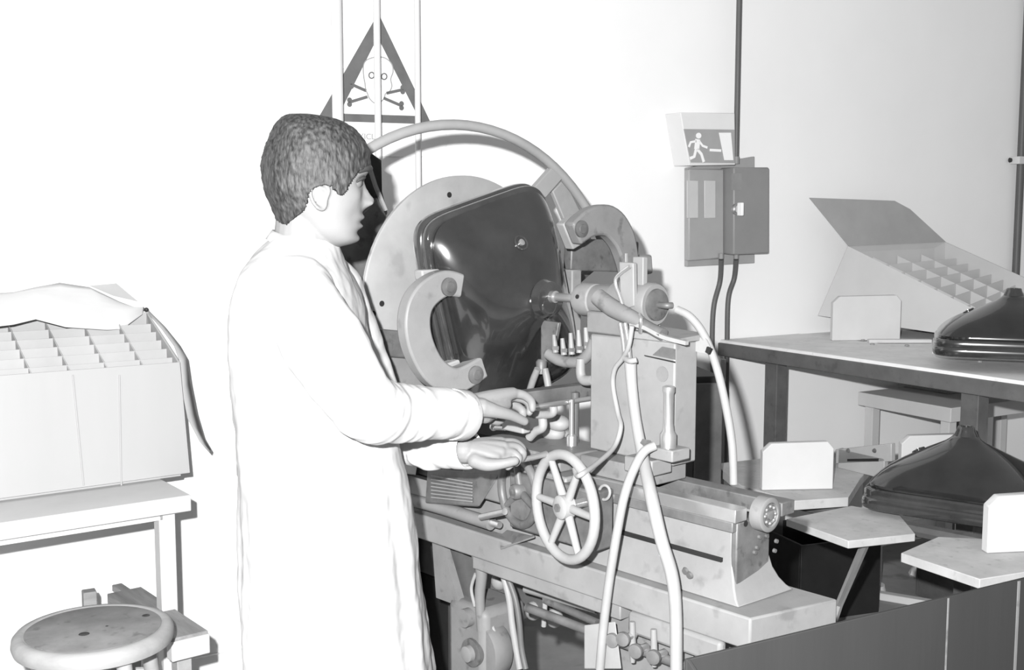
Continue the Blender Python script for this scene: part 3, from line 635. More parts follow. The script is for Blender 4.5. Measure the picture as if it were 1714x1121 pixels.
# under the slab: drive motor, belt, pipes, taps
mo = LX(790, 1092, .0)
dm = P('drive_motor', MB().lathe([(0, .070), (.01, .074), (.05, .074), (.06, .065)], mo + Vector((.03, .02, -.01)), (1, 0, 0), 40), 'paint')
P('motor_housing', MB().box(.02, .16, mo.y - .02, mo.y + .12, mo.z - .25, mo.z + .10), 'paint', 0.02)
P('motor_boss', MB().lathe([(0, .034), (.018, .034), (.020, .030)], mo + Vector((.03, .02, -.01)), (-1, 0, 0), 28), 'cast')
P('shaft_end', MB().lathe([(.016, .020), (.032, .019), (.034, .012)], mo + Vector((.03, .02, -.01)), (-1, 0, 0), 24), 'paint_light', parent=dm)
P('motor_eye', MB().lathe([(0, .022), (.02, .022)], LX(775, 1035, .0), (1, 0, 0), 20), 'paint')
for x, y in ((760, 1072), (785, 1068)): P('motor_screw', MB().lathe([(0, .009), (.006, .007)], LX(x, y, .028), (-1, 0, 0), 6, smooth=False), 'cast')
P('drive_belt', MB().prism([LX(x, y, .06) for x, y in ((732, 890), (772, 905), (790, 1030), (760, 1010))], (.03, 0, 0)), 'paint_dark')
P('belt_guard', MB().prism([LX(x, y, .03) for x, y in ((722, 890), (734, 892), (770, 1015), (730, 1000))], (.02, 0, 0)), 'paint')
P('hanging_bar', MB().tube([LX(802, 928, .03), LX(806, 960, .03), LX(803, 1000, .03), LX(806, 1055, .03)], [.020, .014, .0125, .012], 10), 'paint')
P('side_cable', MB().tube([LX(x, y, .02) for x, y in ((796, 960), (789, 985), (795, 1015))], .004, 8), 'hose_grey')
for k, (pts, m, r_) in enumerate((([(842, 962), (852, 1000), (858, 1050), (870, 1119)], 'hose_grey', .008), ([(848, 962), (862, 1000), (869, 1040), (873, 1085), (880, 1119)], 'cable', .007),
                                  ([(820, 1040), (828, 1060), (826, 1090)], 'hose_grey', .005))):
    P('hanging_hose', MB().tube([LX(x, y, .05) for x, y in pts], r_, 10), m)
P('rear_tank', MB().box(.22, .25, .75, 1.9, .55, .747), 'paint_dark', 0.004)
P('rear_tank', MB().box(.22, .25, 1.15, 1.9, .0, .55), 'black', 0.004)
for a, b, r_, m in (((880, 985), (1000, 1020), .010, 'paint_light'), ((912, 1004), (1000, 1042), .009, 'cast'), ((905, 975), (1040, 1015), .012, 'paint')):
    P('gas_pipe', MB().tube([LX(*a, .12), LX((a[0] + b[0]) / 2, (a[1] + b[1]) / 2, .12), LX(*b, .12)], r_, 10), m)
P('pipe_clamp', MB().tube([LX(912, 990, .12), LX(912, 1015, .12), LX(910, 1048, .12)], .006, 8), 'hose_grey')
for x, y in ((893, 1022), (835, 1045), (928, 1034), (836, 972)): P('insulator', MB().sphere(LX(x, y, .22), .022, (1, 1, 1.1)), 'hose')
# gas taps
P('tap_manifold', MB().tube([(.0, .02, .675), (.0, .60, .675)], .010, 12, sub=1), 'cast')
for k, (x, y, x2, y2) in enumerate(((1027, 1070, 1026, 1090), (1045, 1068, 1044, 1100), (1066, 1088, 1066, 1119), (1096, 1098, 1098, 1119))):
    a = LX(x, y, -.03); P('tap_knob', MB().lathe([(0, .014), (.005, .015), (.010, .014), (.012, .006)], a, (-1, -.3, 0), 24), 'cast')
    P('tap_body', MB().tube([a + Vector((.002, 0, 0)), a + Vector((.03, 0, 0.0))], .008, 10, sub=1), 'steel')
for x in (1058, 1094):
    P('tap_bolt', MB().tube([LX(x, 1040 + (x - 1058) * .35, -.008), LX(x + 1, 1082 + (x - 1058) * .35, -.008), LX(x + 1, 1108 + (x - 1058) * .2, -.008)], [.006, .0075, .005], 10), 'paint_light')
P('hanging_towel', MB().hexa([LX(978, 1119, -.03), LX(1040, 1119, -.03), LX(1040, 1119, -.02), LX(978, 1119, -.02), LX(978, 1046, -.03), LX(1030, 1040, -.03), LX(1030, 1040, -.02), LX(978, 1046, -.02)]), 'hose', 0.002)

# hoses in front of the tailstock
def H(nm, pts, r_, m='hose', dt=0.0, n=12):
    return P(nm, MB().tube([LX(x, y, t) for x, y, t in pts], r_, n), m)
H('wide_hose', [(1055, 604, .07), (1057, 640, .068), (1064, 700, .06), (1076, 765, .03), (1090, 830, -.02), (1106, 900, -.045), (1124, 960, -.045), (1131, 1020, -.045), (1132, 1119, -.045)], [.013, .0115, .011, .012, .013, .0125, .0125, .012, .012])
H('wide_hose', [(1096, 746, .03), (1078, 756, .01), (1061, 785, -.01), (1045, 830, -.04), (1033, 890, -.045), (1020, 970, -.045), (1010, 1050, -.045), (1004, 1119, -.04)], .0092)
H('thin_hose', [(1058, 545, .055), (1052, 580, .06), (1042, 600, .07), (1029, 618, .075), (1026, 645, .08), (1034, 690, .07), (1039, 715, .05), (1028, 748, .02), (1000, 775, -.06), (976, 792, -.125), (966, 796, -.125), (962, 785, -.11)], .0052)
for x in (1046, 1054): H('jet_tube', [(x - 8, 540, .06), (x - 3, 570, .065), (x, 600, .07)], .005, 'steel')
H('tube_clip', [(1046, 600, .058), (1055, 604, .052), (1066, 602, .058)], .006, 'hose_grey')
H('rear_hose', [(1133, 518, .155), (1155, 530, .16), (1178, 560, .17), (1198, 610, .19), (1213, 670, .2), (1225, 740, .2), (1228, 810, .2)], .0085, 'hose_grey')
P('strap_plate', MB().prism([LX(x, y, .165) for x, y in ((1150, 562), (1180, 564), (1188, 580), (1186, 592), (1172, 590), (1150, 584))], (.004, 0, 0)), 'hose')
P('strap_clip', MB().prism([LX(x, y, .16) for x, y in ((1183, 580), (1190, 584), (1186, 593), (1180, 589))], (.006, 0, 0)), 'black')

# the bulb held in the clamps
Rz = Matrix.Rotation(LF.a, 4, 'Z')
ctr = LF.world((0.148, 0.885, 1.334))
# local z of the funnel -> towards us along the bed (-y of the lathe frame); its short side lies along x
rot = Rz @ Matrix.Rotation(math.radians(90), 4, 'X') @ Matrix.Rotation(math.radians(15.5), 4, 'Z')
funnel('picture_tube_funnel', 'dark glass picture tube funnel clamped upright in the lathe, neck on the mandrel', 'dark glass funnels', ctr, rot)
# ================================================================ right: two-level rack with funnels
UZ = 1.02; LZ_ = 0.66
SL = atz(1197, 567, UZ); SR = atz(1714, 638, UZ)
RF = Frame(SL.x, SL.y, math.atan2(SR.y - SL.y, SR.x - SL.x))
rk = thing('storage_rack', 'dark iron rack with dusty board shelves at two levels, holding glass funnels', 'rack', (SL.x, SL.y, 0), RF.a)
def R(nm, mb, m, bev=0.0): return obj(nm, mb, m, rk, bev)
R('shelf_board', MB().box(0.03, 2.1, 0.0, 0.45, UZ - .038, UZ), 'shelfwood', 0.003)
R('shelf_board', MB().box(0.03, 2.1, 0.455, 1.45, UZ - .038, UZ - .002), 'shelfwood', 0.003)
R('front_beam', MB().box(0.03, 2.1, -0.012, 0.03, UZ - .065, UZ - .012), 'iron', 0.003)
R('rear_beam', MB().box(0.03, 2.1, 1.41, 1.45, UZ - .09, UZ - .038), 'iron', 0.003)
for px_, y_ in ((1290, 0.02), (1624, 0.02)):
    q = RF.Y(px_, 650, y_); x = q.x
    mbx = MB(); mbx.prism([(x - .034, y_, 0), (x + .034, y_, 0), (x + .034, y_ + .006, 0), (x - .028, y_ + .006, 0), (x - .028, y_ + .05, 0), (x - .034, y_ + .05, 0)], (0, 0, UZ - .06))
    R('upright', mbx, 'iron', 0.001)
    R('upright', MB().box(x + .028, x + .036, y_ - .004, y_ + .05, 0, UZ - .06), 'iron', 0.001)
for x in (.1, 2.0): R('upright', MB().box(x, x + .05, 1.36, 1.40, 0, UZ - .09), 'iron', 0.002)
def quad(nm, pts, z, th, m, bev=0.002):
    q = [RF.Z(x, y, z) for x, y in pts]; return R(nm, MB().prism(q, (0, 0, -th)), m, bev)
quad('lower_board', [(1196, 776), (1300, 764), (1470, 768), (1440, 800), (1420, 832), (1330, 838), (1240, 812)], LZ_, .03, 'boardwood')
quad('lower_board', [(1316, 868), (1420, 905), (1532, 893), (1505, 860), (1425, 846)], LZ_, .022, 'boardwood')
quad('lower_board', [(1508, 925), (1640, 969), (1790, 945), (1720, 905), (1570, 898)], LZ_, .025, 'boardwood')
quad('lower_board', [(1480, 775), (1600, 765), (1700, 772), (1660, 800), (1540, 800)], LZ_, .03, 'boardwood')
a = RF.Z(1330, 845, LZ_ - .05); b = RF.Z(1760, 930, LZ_ - .05)
R('lower_beam', MB().tube([RF.Z(1240, 820, LZ_ - .06), RF.Z(1500, 880, LZ_ - .06), RF.Z(1780, 935, LZ_ - .06)], .022, 8, sub=1), 'iron')
for (x, y, z) in ((1450, 905, LZ_ - .02), (1665, 965, LZ_ - .02)):
    a = RF.Z(x, y, z); b = RF.loc(atz(x - 45, y + 105, 0.32))
    R('brace', MB().tube([a, b, Vector((b.x - .05, b.y - .08, 0))], .013, 8, sub=1), 'box_mid')
# white end blocks with clipped corners
def block(base, z, w, h, th, ang=0.0, nm='end_block'):
    c = RF.Z(*base, z); th2 = ang - RF.a
    ex = Vector((math.cos(th2), math.sin(th2), 0)); ey = Vector((-ex.y, ex.x, 0))
    pl = [(-w / 2, 0), (w / 2, 0), (w / 2, h - .022), (w / 2 - .02, h), (-w / 2 + .028, h - .004), (-w / 2, h - .03)]
    R(nm, MB().prism([c + ex * x + Vector((0, 0, y + .001)) for x, y in pl], ey * th), 'white', 0.003)
block((1450, 570), UZ, .285, .185, .03, math.radians(4))
block((1335, 820), LZ_, .232, .155, .03, math.radians(4))
block((1570, 790), LZ_, .26, .13, .03, math.radians(4))
block((1712, 924), LZ_, .20, .155, .03, math.radians(8))
# metal bracket on the lower level
c = RF.Z(1440, 792, LZ_); 
q = [RF.Y(x, y, c.y) for x, y in ((1398, 752), (1492, 742), (1492, 772), (1398, 776))]
R('metal_bracket', MB().prism(q, (0, .02, 0)), 'box_mid', 0.002)
R('bracket_slot', MB().prism([RF.Y(x, y, c.y - .002) for x, y in ((1418, 768), (1470, 767), (1470, 772), (1418, 772))], (0, .003, 0)), 'black')
for x, y in ((1420, 754), (1464, 754)): R('bracket_bolt', MB().lathe([(0, .008), (.006, .006)], RF.Y(x, y, c.y), (0, -1, 0), 10), 'cast')
R('bracket_leg', MB().box(c.x - .1, c.x + .10, c.y, c.y + .02, LZ_, q[2].z + .004), 'box_mid', 0.002)
for cx_ in (-.17, .12):
    q = RF.Z(1662 + cx_ * 200, 592 + cx_ * 20, UZ); R('cradle_board', MB().box(q.x - .05, q.x + .10, q.y + .02, q.y + .45, UZ, UZ + .045), 'boardwood', .003)
# thin battens lying on the upper shelf
for (x0, y0, x1, y1) in ((1296, 551, 1400, 553), (1455, 574, 1560, 574), (1560, 592, 1690, 600)):
    a, b = RF.Z(x0, y0, UZ), RF.Z(x1, y1, UZ); d = (b - a).normalized(); n_ = Vector((-d.y, d.x, 0)) * .03
    R('batten', MB().prism([a, b, b + n_, a + n_], (0, 0, .014)), 'white', 0.002)
for x, y in ((1290, 556), (1313, 559), (1444, 570), (1460, 577), (1518, 579), (1640, 606)):
    R('loose_screw', MB().lathe([(0, .009), (.006, .008)], RF.Z(x, y, UZ), (0, 0, 1), 8), 'hose_grey')

# funnels on the rack
e3 = math.radians(18)
c = at(1612, 840, 3.38); c.z = LZ_ + .014
funnel('picture_tube_funnel', 'dark glass picture tube funnel standing neck up on the lower boards of the rack', 'dark glass funnels', c, Matrix.Rotation(math.radians(53), 4, 'Z'), 1.22)
c = at(1694, 560, 3.95); c.z = UZ + .047
funnel('picture_tube_funnel', 'dark glass picture tube funnel on the upper shelf, cut off by the right edge', 'dark glass funnels', c, Matrix.Rotation(math.radians(70), 4, 'Z'), 1.1)

# leaning open carton on the upper shelf
t = thing('open_carton', 'grey open cardboard carton with raised flap behind the upper shelf blocks', 'box', (SL.x, SL.y, 0), RF.a)
def K(x, y, Y): return RF.loc(at(x, y, Y))
A_, B_, C_, D_ = K(1420, 412, 4.98), K(1692, 548, 4.66), K(1762, 486, 4.92), K(1582, 405, 5.24)
def dn(p, x, y, Y): return K(x, y, Y)
a, b = dn(A_, 1370, 528, 5.0), Vector((B_.x - .02, B_.y - .03, UZ + .002))
cc = Vector((C_.x, C_.y + .02, UZ + .002)); d = Vector((D_.x, D_.y + .02, UZ + .002))

def cp(nm, pts, th=.006, m='card'):
    p = [Vector(v) for v in pts]; n_ = (p[1] - p[0]).cross(p[-1] - p[0]).normalized() * th
    obj(nm, MB().prism(p, n_), m, t)
cp('front_panel', (a, b, B_, A_)); cp('side_panel', (b, cc, C_, B_)); cp('back_panel', (cc, d, D_, C_)); cp('side_panel', (d, a, A_, D_))
cp('bottom_panel', (a, b, cc, d), .004)
cp('raised_flap', (A_, D_, K(1522, 350, 5.18), K(1496, 336, 5.14), K(1354, 331, 4.90)), .005, 'box_mid')
for k in range(1, 9):
    kk = k / 9; p = lerp(A_, B_, kk) + Vector((0, 0, -.05)); q = lerp(D_, C_, kk) + Vector((0, 0, -.05)); dz = Vector((0, 0, -.14))
    obj('divider_strip', MB().prism([p, q, q + dz, p + dz], (.003, 0, 0)), 'card', t)
for k in range(1, 4):
    kk = k / 4; p = lerp(A_, D_, kk) + Vector((0, 0, -.05)); q = lerp(B_, C_, kk) + Vector((0, 0, -.05)); dz = Vector((0, 0, -.14))
    obj('divider_strip', MB().prism([p, q, q + dz, p + dz], (0, .003, 0)), 'card', t)

# white table beyond the rack
wc_ = atz(1592, 683, 0.75); w = thing('white_table', 'white table seen under the upper shelf, behind the rack', 'table', (wc_.x, wc_.y, 0), math.radians(30))
obj('table_top', MB().box(0, 1.0, 0, .5, .69, .75), 'white', w, 0.003)
for x, y in ((.03, .03), (.9, .03), (.03, .44), (.9, .44)): obj('leg', MB().box(x, x + .045, y, y + .045, 0, .69), 'white', w, 0.002)
c = atz(1610, 660, .75); bx = thing('grey_tray', 'flat grey tray lying on the white table behind the rack', 'tray', (c.x, c.y + .1, .751), math.radians(30))
obj('tray_base', MB().box(-.1, .25, -.05, .22, 0, .012), 'box_mid', bx, .002); obj('tray_lip', MB().box(-.1, .25, -.056, -.05, 0, .03), 'box_mid', bx, .001)

# plain dark upright box between lathe and rack, tall white offcut board
c = at(1166, 700, 3.7); cb = thing('dark_upright_box', 'dark narrow upright box behind the lathe tailstock', 'cabinet', (c.x, c.y, 0), math.radians(10))
obj('upright_box_body', MB().box(-.01, .085, 0, .35, 0, 1.02), 'black', cb, .004)
obj('upright_box_front', MB().box(-.008, .083, -.012, -.001, .02, 1.0), 'paint_dark', cb, .003)
c = at(1209, 700, 4.3); vp = thing('standing_pipe', 'thin pale pipe standing beside the dark upright box', 'pipe', (c.x, c.y, 0))
obj('pipe_run', MB().tube([(0, 0, 0), (0, 0, 1.0)], .010, 10, sub=1), 'hose_grey', vp)

# things on the floor under the rack
def floor_box(nm, lab, cat, px, py, w_, d_, h_, m, rz=0.3, open_=True):
    c = atz(px, py, 0.0); t = thing(nm, lab, cat, (c.x, c.y, 0), rz)
    for x0, x1, y0, y1 in ((-w_ / 2, w_ / 2, -d_ / 2, -d_ / 2 + .012), (-w_ / 2, w_ / 2, d_ / 2 - .012, d_ / 2), (-w_ / 2, -w_ / 2 + .012, -d_ / 2 + .012, d_ / 2 - .012), (w_ / 2 - .012, w_ / 2, -d_ / 2 + .012, d_ / 2 - .012)):
        obj('side_panel', MB().box(x0, x1, y0, y1, 0, h_), m, t, .002)
    obj('bottom_panel', MB().box(-w_ / 2 + .012, w_ / 2 - .012, -d_ / 2 + .012, d_ / 2 - .012, 0, .012), m, t)
    return t
floor_box('black_crate', 'black crate on the floor beneath the rack, right of the lathe bed', 'crate', 1362, 1010, .36, .34, .30, 'black', .35)
floor_box('grey_crate', 'grey crate on the floor far under the rack', 'crate', 1640, 1000, .4, .3, .20, 'paint_dark', .5)
for (x, y, rz, L_, lab) in ((1530, 1012, -0.55, .30, 'white wooden stick lying on the floor under the rack boards'),):
    c = atz(x, y, 0); t = thing('wooden_stick', lab, 'stick', (c.x, c.y, 0), rz); obj('stick', MB().box(-L_ / 2, L_ / 2, -.02, .02, 0, .03), 'white', t, .004)
    obj('end_cap', MB().box(-L_ / 2 - .012, -L_ / 2, -.022, .022, 0, .032), 'hose_grey', t, .002)
c = atz(1462, 985, 0); t = thing('short_white_post', 'short white post standing on the floor under the rack boards', 'post', (c.x, c.y, 0), .2)
obj('post', MB().tube([(0, 0, 0.02), (0, 0, .20)], .030, 14, sub=1), 'white', t); obj('foot', MB().lathe([(0, .05), (.02, .045)], (0, 0, 0), (0, 0, 1), 20), 'white', t)
for (x, y, lab) in ((1420, 968, 'crumpled white paper on the floor left of the short white post'), (1560, 975, 'crumpled pale rag on the floor under the front rack board')):
    c = atz(x, y, 0); mb = MB(); mb.sphere((0, 0, .04), .075, (1.2, .8, .55), 20)
    for v in mb.bm.verts:
        v.co += Vector(noise.noise_vector(v.co * 22)) * .025; v.co.z = max(v.co.z, 0.0)
    o = obj('crumpled_paper', mb, 'white'); o.location = c; tag(o, lab, 'paper')

# cardboard sheet box in the right foreground
CZ = 0.90
a = atz(1150, 1104, CZ); b = atz(1714, 968, CZ)
ca = math.atan2(b.y - a.y, b.x - a.x); CF = Frame(a.x, a.y, ca)
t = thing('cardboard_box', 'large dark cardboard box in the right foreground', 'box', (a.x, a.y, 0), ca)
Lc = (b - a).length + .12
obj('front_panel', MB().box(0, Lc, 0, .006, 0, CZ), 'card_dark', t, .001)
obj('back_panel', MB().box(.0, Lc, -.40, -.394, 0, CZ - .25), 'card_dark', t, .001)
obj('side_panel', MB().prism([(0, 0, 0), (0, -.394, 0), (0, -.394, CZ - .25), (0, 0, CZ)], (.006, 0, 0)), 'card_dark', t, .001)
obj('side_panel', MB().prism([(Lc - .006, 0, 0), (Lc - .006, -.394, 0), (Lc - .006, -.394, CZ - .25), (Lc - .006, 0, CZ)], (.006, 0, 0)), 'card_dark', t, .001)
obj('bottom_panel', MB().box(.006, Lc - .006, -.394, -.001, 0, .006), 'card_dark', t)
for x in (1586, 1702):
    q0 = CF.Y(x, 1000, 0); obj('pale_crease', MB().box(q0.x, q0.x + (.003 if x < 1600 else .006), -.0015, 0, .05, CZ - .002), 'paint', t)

# ================================================================ the man
PX, PY = -0.37, 2.15
pr = thing('person', 'person in a long white work coat, short dark hair, turned right working the lathe', 'person', (PX, PY, 0))
K907 = 1 / 907.0
HC = at(525, 300, 2.15)
YAW = math.radians(14); cy_, sy_ = math.cos(YAW), math.sin(YAW)
def hw(x, y, z):       # head local (pixels: x forward, y left side away from us, z up) -> person local
    x *= K907; y *= K907; z *= K907
    return Vector((HC.x - PX + x * cy_ - y * sy_, HC.y - PY + x * sy_ + y * cy_, HC.z + z))
def interp(tab, z):
    tab = sorted(tab); 
    if z <= tab[0][0]: return tab[0][1:]
    if z >= tab[-1][0]: return tab[-1][1:]
    for i in range(len(tab) - 1):
        if tab[i][0] <= z <= tab[i + 1][0]:
            k = (z - tab[i][0]) / (tab[i + 1][0] - tab[i][0])
            p = tab[i - 1] if i > 0 else tab[i]; n_ = tab[i + 2] if i + 2 < len(tab) else tab[i + 1]
            o = []
            for j in range(1, len(tab[0])):
                h = tab[i + 1][0] - tab[i][0]
                m0 = (tab[i + 1][j] - p[j]) / max(1e-6, tab[i + 1][0] - p[0]) * h; m1 = (n_[j] - tab[i][j]) / max(1e-6, n_[0] - tab[i][0]) * h
                k2, k3 = k * k, k * k * k
                o.append((2 * k3 - 3 * k2 + 1) * tab[i][j] + (k3 - 2 * k2 + k) * m0 + (-2 * k3 + 3 * k2) * tab[i + 1][j] + (k3 - k2) * m1)
            return o
HT = [(96, 8, -30, 14), (91, 40, -50, 38), (80, 62, -62, 56), (60, 78, -70, 65), (38, 85, -74, 69), (15, 88, -74, 69), (-5, 82, -72, 67), (-25, 79, -66, 65), (-48, 78, -54, 61),
      (-70, 75, -38, 56), (-88, 71, -22, 50), (-100, 68, -4, 41), (-107, 58, 8, 30), (-112, 40, 18, 14)]
def gs(v, s): return math.exp(-(v / s) ** 2)
def head_mesh(bm):
    n = 96; zs = [-112 + 208 * k / 110 for k in range(111)]; R_ = []
    for z in zs:
        f, b, w = interp(HT, z); c = (f + b) / 2; a = (f - b) / 2; row = []
        for k in range(n):
            th = 2 * PI * k / n; cx, sx = math.cos(th), math.sin(th); e = 2.25
            x = c + a * math.copysign(abs(cx) ** (2 / e), cx); y = w * math.copysign(abs(sx) ** (2 / e), sx)
            if cx > 0:
                d = 0
                prof = interp([(0, 0), (-6, 3), (-16, 9), (-25, 16), (-33, 22), (-39, 21), (-44, 14), (-51, 5), (-56, 1)], z)[0] if -56 < z < 0 else 0
                sg_ = 7 + 8 * gs(z + 40, 12)
                d += prof * gs(y, sg_)
                d += 8 * gs(z + 41, 6) * gs(abs(y) - 11, 5)
                d += (8 * gs(z + 63, 5.5) + 8 * gs(z + 78, 5)) * gs(y, 20) - 3 * gs(z + 71, 2.6) * gs(y, 22) - 3 * gs(z + 88, 5) * gs(y, 18)
                d += 7 * gs(z + 101, 9) * gs(y, 20)
                d += 4 * gs(z - 14, 7) * gs(abs(y) - 24, 22)
                d -= 8 * gs(z + 5, 9) * gs(abs(y) - 30, 13)
                d += 3 * gs(z + 8, 5) * gs(abs(y) - 30, 11)
                d += 3 * gs(z + 28, 12) * gs(abs(y) - 40, 14)
                d -= 4 * gs(z + 62, 14) * gs(abs(y) - 42, 12)
                x += d
            row.append(bm.verts.new(hw(x, y, z)))
        R_.append(row)
    for i in range(len(R_) - 1):
        for k in range(n): bm.faces.new((R_[i][k], R_[i][(k + 1) % n], R_[i + 1][(k + 1) % n], R_[i + 1][k]))
    bm.faces.new(R_[0][::-1]); bm.faces.new(R_[-1])
def pl(px, py, Y): p = at(px, py, Y); return Vector((p.x - PX, p.y - PY, p.z))
body = MB(); head_mesh(body.bm)
for sd_ in (-1, 1):      # ears
    ear = [(10, 0), (13, 10), (8, 17), (-2, 20), (-12, 17), (-17, 6), (-14, -7), (-6, -18), (3, -21), (7, -14), (8, -6)]
    body.tube([hw(6 + x, sd_ * (67 + 5 * (x < 0)), -29 + z) for x, z in ear], .0036, 8, closed=True, sub=3)
    body.sphere(hw(3, sd_ * 64, -30), .013, (1.0, .45, 1.35), 14)
    body.sphere(hw(5, sd_ * 66, -46), .0065, (1, .6, 1.1), 10)
def cap(pts, rad, n=14, sub=4):
    body.tube(pts, rad, n, sub=sub); body.sphere(pts[0], rad[0] * .99, n=n); body.sphere(pts[-1], rad[-1] * .99, n=n)
cap([hw(-14, 0, -30), hw(-16, 0, -80), hw(-20, 0, -125), hw(-25, 0, -170)], [.050, .054, .058, .075], 24)
# torso and legs hidden under the coat
cap([(-.03, 0, 1.34), (-.03, 0, 1.15), (-.02, 0, .95), (-.01, 0, .88)], [.115, .11, .105, .115], 20)
for s_ in (-1, 1): cap([(-.02, s_ * .085, .88), (-.01, s_ * .09, .48), (-.03, s_ * .09, .09)], [.085, .055, .038], 14)
for s_ in (-1, 1): cap([(-.03, s_ * .09, .05), (.10, s_ * .10, .035)], [.035, .03], 10)
# arms
NW, FWr = pl(783, 679, 2.20), pl(776, 754, 2.235)
cap([pl(500, 500, 2.05), pl(606, 684, 1.965), pl(700, 690, 2.09), NW], [.04, .042, .036, .0265], 16)
cap([pl(540, 505, 2.28), pl(640, 715, 2.40), FWr], [.04, .042, .027], 16)
# near hand: back of the hand up, fingers over the guide bar, thumb below
k4 = [(858, 658, 2.275), (855, 663, 2.300), (846, 672, 2.318), (834, 683, 2.325)]
for (x, y, Y), rr in zip(k4, (.0125, .0125, .012, .011)):
    cap([NW + Vector((.0, 0.004, 0)), lerp(NW, pl(x, y, Y), .5) + Vector((0, 0, .002)), pl(x, y, Y)], [.021, .017, rr], 12)
fing = [[k4[0], (876, 661, 2.285), (889, 671, 2.292), (891, 684, 2.290)], [k4[1], (877, 668, 2.312), (888, 679, 2.318), (886, 690, 2.312)],
        [k4[2], (866, 680, 2.332), (876, 690, 2.334), (872, 700, 2.326)], [k4[3], (842, 698, 2.338), (834, 706, 2.326), (820, 704, 2.31)]]
for f_, rr in zip(fing, (.0092, .0092, .0088, .0078)):
    cap([pl(*p) for p in f_], [rr * 1.12, rr, rr * .95, rr * .82], 12)
cap([pl(806, 682, 2.195), pl(830, 688, 2.205), pl(856, 695, 2.225), pl(878, 705, 2.245)], [.019, .0135, .0105, .0088], 12)
cap([NW + Vector((0, 0, -.004)), pl(815, 681, 2.225), pl(846, 676, 2.262)], [.022, .021, .013], 12)
cap([pl(795, 694, 2.215), pl(812, 698, 2.235), pl(822, 696, 2.27)], [.012, .013, .010], 12)
# far hand: curled round the crank handle
k4 = [(838, 741, 2.262), (842, 748, 2.245), (838, 757, 2.232), (830, 765, 2.222)]
for (x, y, Y), rr in zip(k4, (.013, .013, .0125, .0115)):
    cap([FWr, lerp(FWr, pl(x, y, Y), .55) + Vector((0, 0, .001)), pl(x, y, Y)], [.022, .018, rr], 12)
fing = [[k4[0], (861, 741, 2.272), (874, 751, 2.278), (874, 762, 2.27)], [k4[1], (863, 748, 2.258), (875, 758, 2.258), (872, 768, 2.25)],
        [k4[2], (857, 757, 2.242), (868, 766, 2.24), (864, 775, 2.234)], [k4[3], (846, 768, 2.232), (856, 775, 2.226), (850, 782, 2.224)]]
for f_, rr in zip(fing, (.0092, .0092, .0088, .008)):
    cap([pl(*p) for p in f_], [rr * 1.12, rr, rr * .95, rr * .82], 12)
cap([pl(795, 770, 2.215), pl(815, 777, 2.205), pl(838, 776, 2.20), pl(862, 771, 2.205)], [.016, .0135, .0105, .009], 12)
bo = obj('body', body, 'skin', pr)
rm = bo.modifiers.new('fuse', 'REMESH'); rm.mode = 'VOXEL'; rm.voxel_size = .0024; rm.use_smooth_shade = True
sm = bo.modifiers.new('soft', 'SMOOTH'); sm.iterations = 3; sm.factor = .5
# eyes and brows
for s_ in (-1, 1):
    eb_ = obj('eyeball', MB().sphere(hw(66.5, s_ * 31, -6), .0112, n=20), 'eye', pr)
    obj('iris', MB().sphere(hw(75.0, s_ * 31, -6.0), .0052, (.5, 1, 1), 12), 'dark', eb_)
    obj('upper_eyelid', MB().tube([hw(66, s_ * 43, -5), hw(76, s_ * 39, 1), hw(80, s_ * 31, 3), hw(79, s_ * 22, 0), hw(76, s_ * 18, -6)], [.0018, .0030, .0034, .0030, .0016], 8), 'dark', pr)
    obj('eyebrow', MB().tube([hw(69, s_ * 50, 11), hw(82, s_ * 42, 17), hw(90, s_ * 28, 18), hw(92.5, s_ * 14, 13)], [.0030, .0052, .0056, .0036], 8), 'dark', pr)
#obj('lips', MB().tube([hw(66.5, -19, -71), hw(77.5, -9, -71.5), hw(80.5, 0, -72), hw(77.5, 9, -71.5), hw(66.5, 19, -71)], [.0008, .0013, .0014, .0013, .0008], 8), 'skin', pr)
# hair
HH = [(106, 0, -40, 16), (103, 20, -47, 34), (97, 43, -55, 48), (88, 62, -62, 60), (78, 73, -67, 68), (62, 86, -74, 75), (48, 93, -79, 79), (24, 93, -85, 82), (0, 92, -84, 82), (-22, 91, -80, 80), (-45, 88, -70, 74), (-72, 80, -60, 66), (-90, 76, -50, 60)]
poly = [(100, 22), (80, 17), (68, 12), (61, 4), (55, -4), (50, -14), (46, -21), (39, -27), (33, -26), (29, -19), (20, -14), (8, -11), (-6, -14), (-14, -24), (-18, -40), (-23, -52), (-32, -59), (-38, -64), (-46, -73), (-64, -73), (-110, -72), (-110, 130), (120, 130), (120, 24)]
def inside(x, z):
    c = False; j = len(poly) - 1
    for i in range(len(poly)):
        xi, zi = poly[i]; xj, zj = poly[j]
        if (zi > z) != (zj > z) and x < (xj - xi) * (z - zi) / (zj - zi) + xi: c = not c
        j = i
    return c
hb = bmesh.new(); n = 200; zs = [-80 + 186 * k / 150 for k in range(151)]; rows = []
for z in zs:
    f, b, w = interp(HH, z); c = (f + b) / 2; a = (f - b) / 2; row = []
    for k in range(n):
        th = 2 * PI * k / n; cx, sx = math.cos(th), math.sin(th); e = 2.2
        x = c + a * math.copysign(abs(cx) ** (2 / e), cx); y = w * math.copysign(abs(sx) ** (2 / e), sx)
        nn = noise.noise(Vector((x * .05, y * .05, z * .035))) * 2.2 + noise.noise(Vector((x * .22 + z * .05, y * .22, z * .10))) * 1.9
        s_ = 1 + nn / 80
        row.append((hb.verts.new(hw(c + (x - c) * s_, y * s_, z + nn * .3)), x, z))
    rows.append(row)
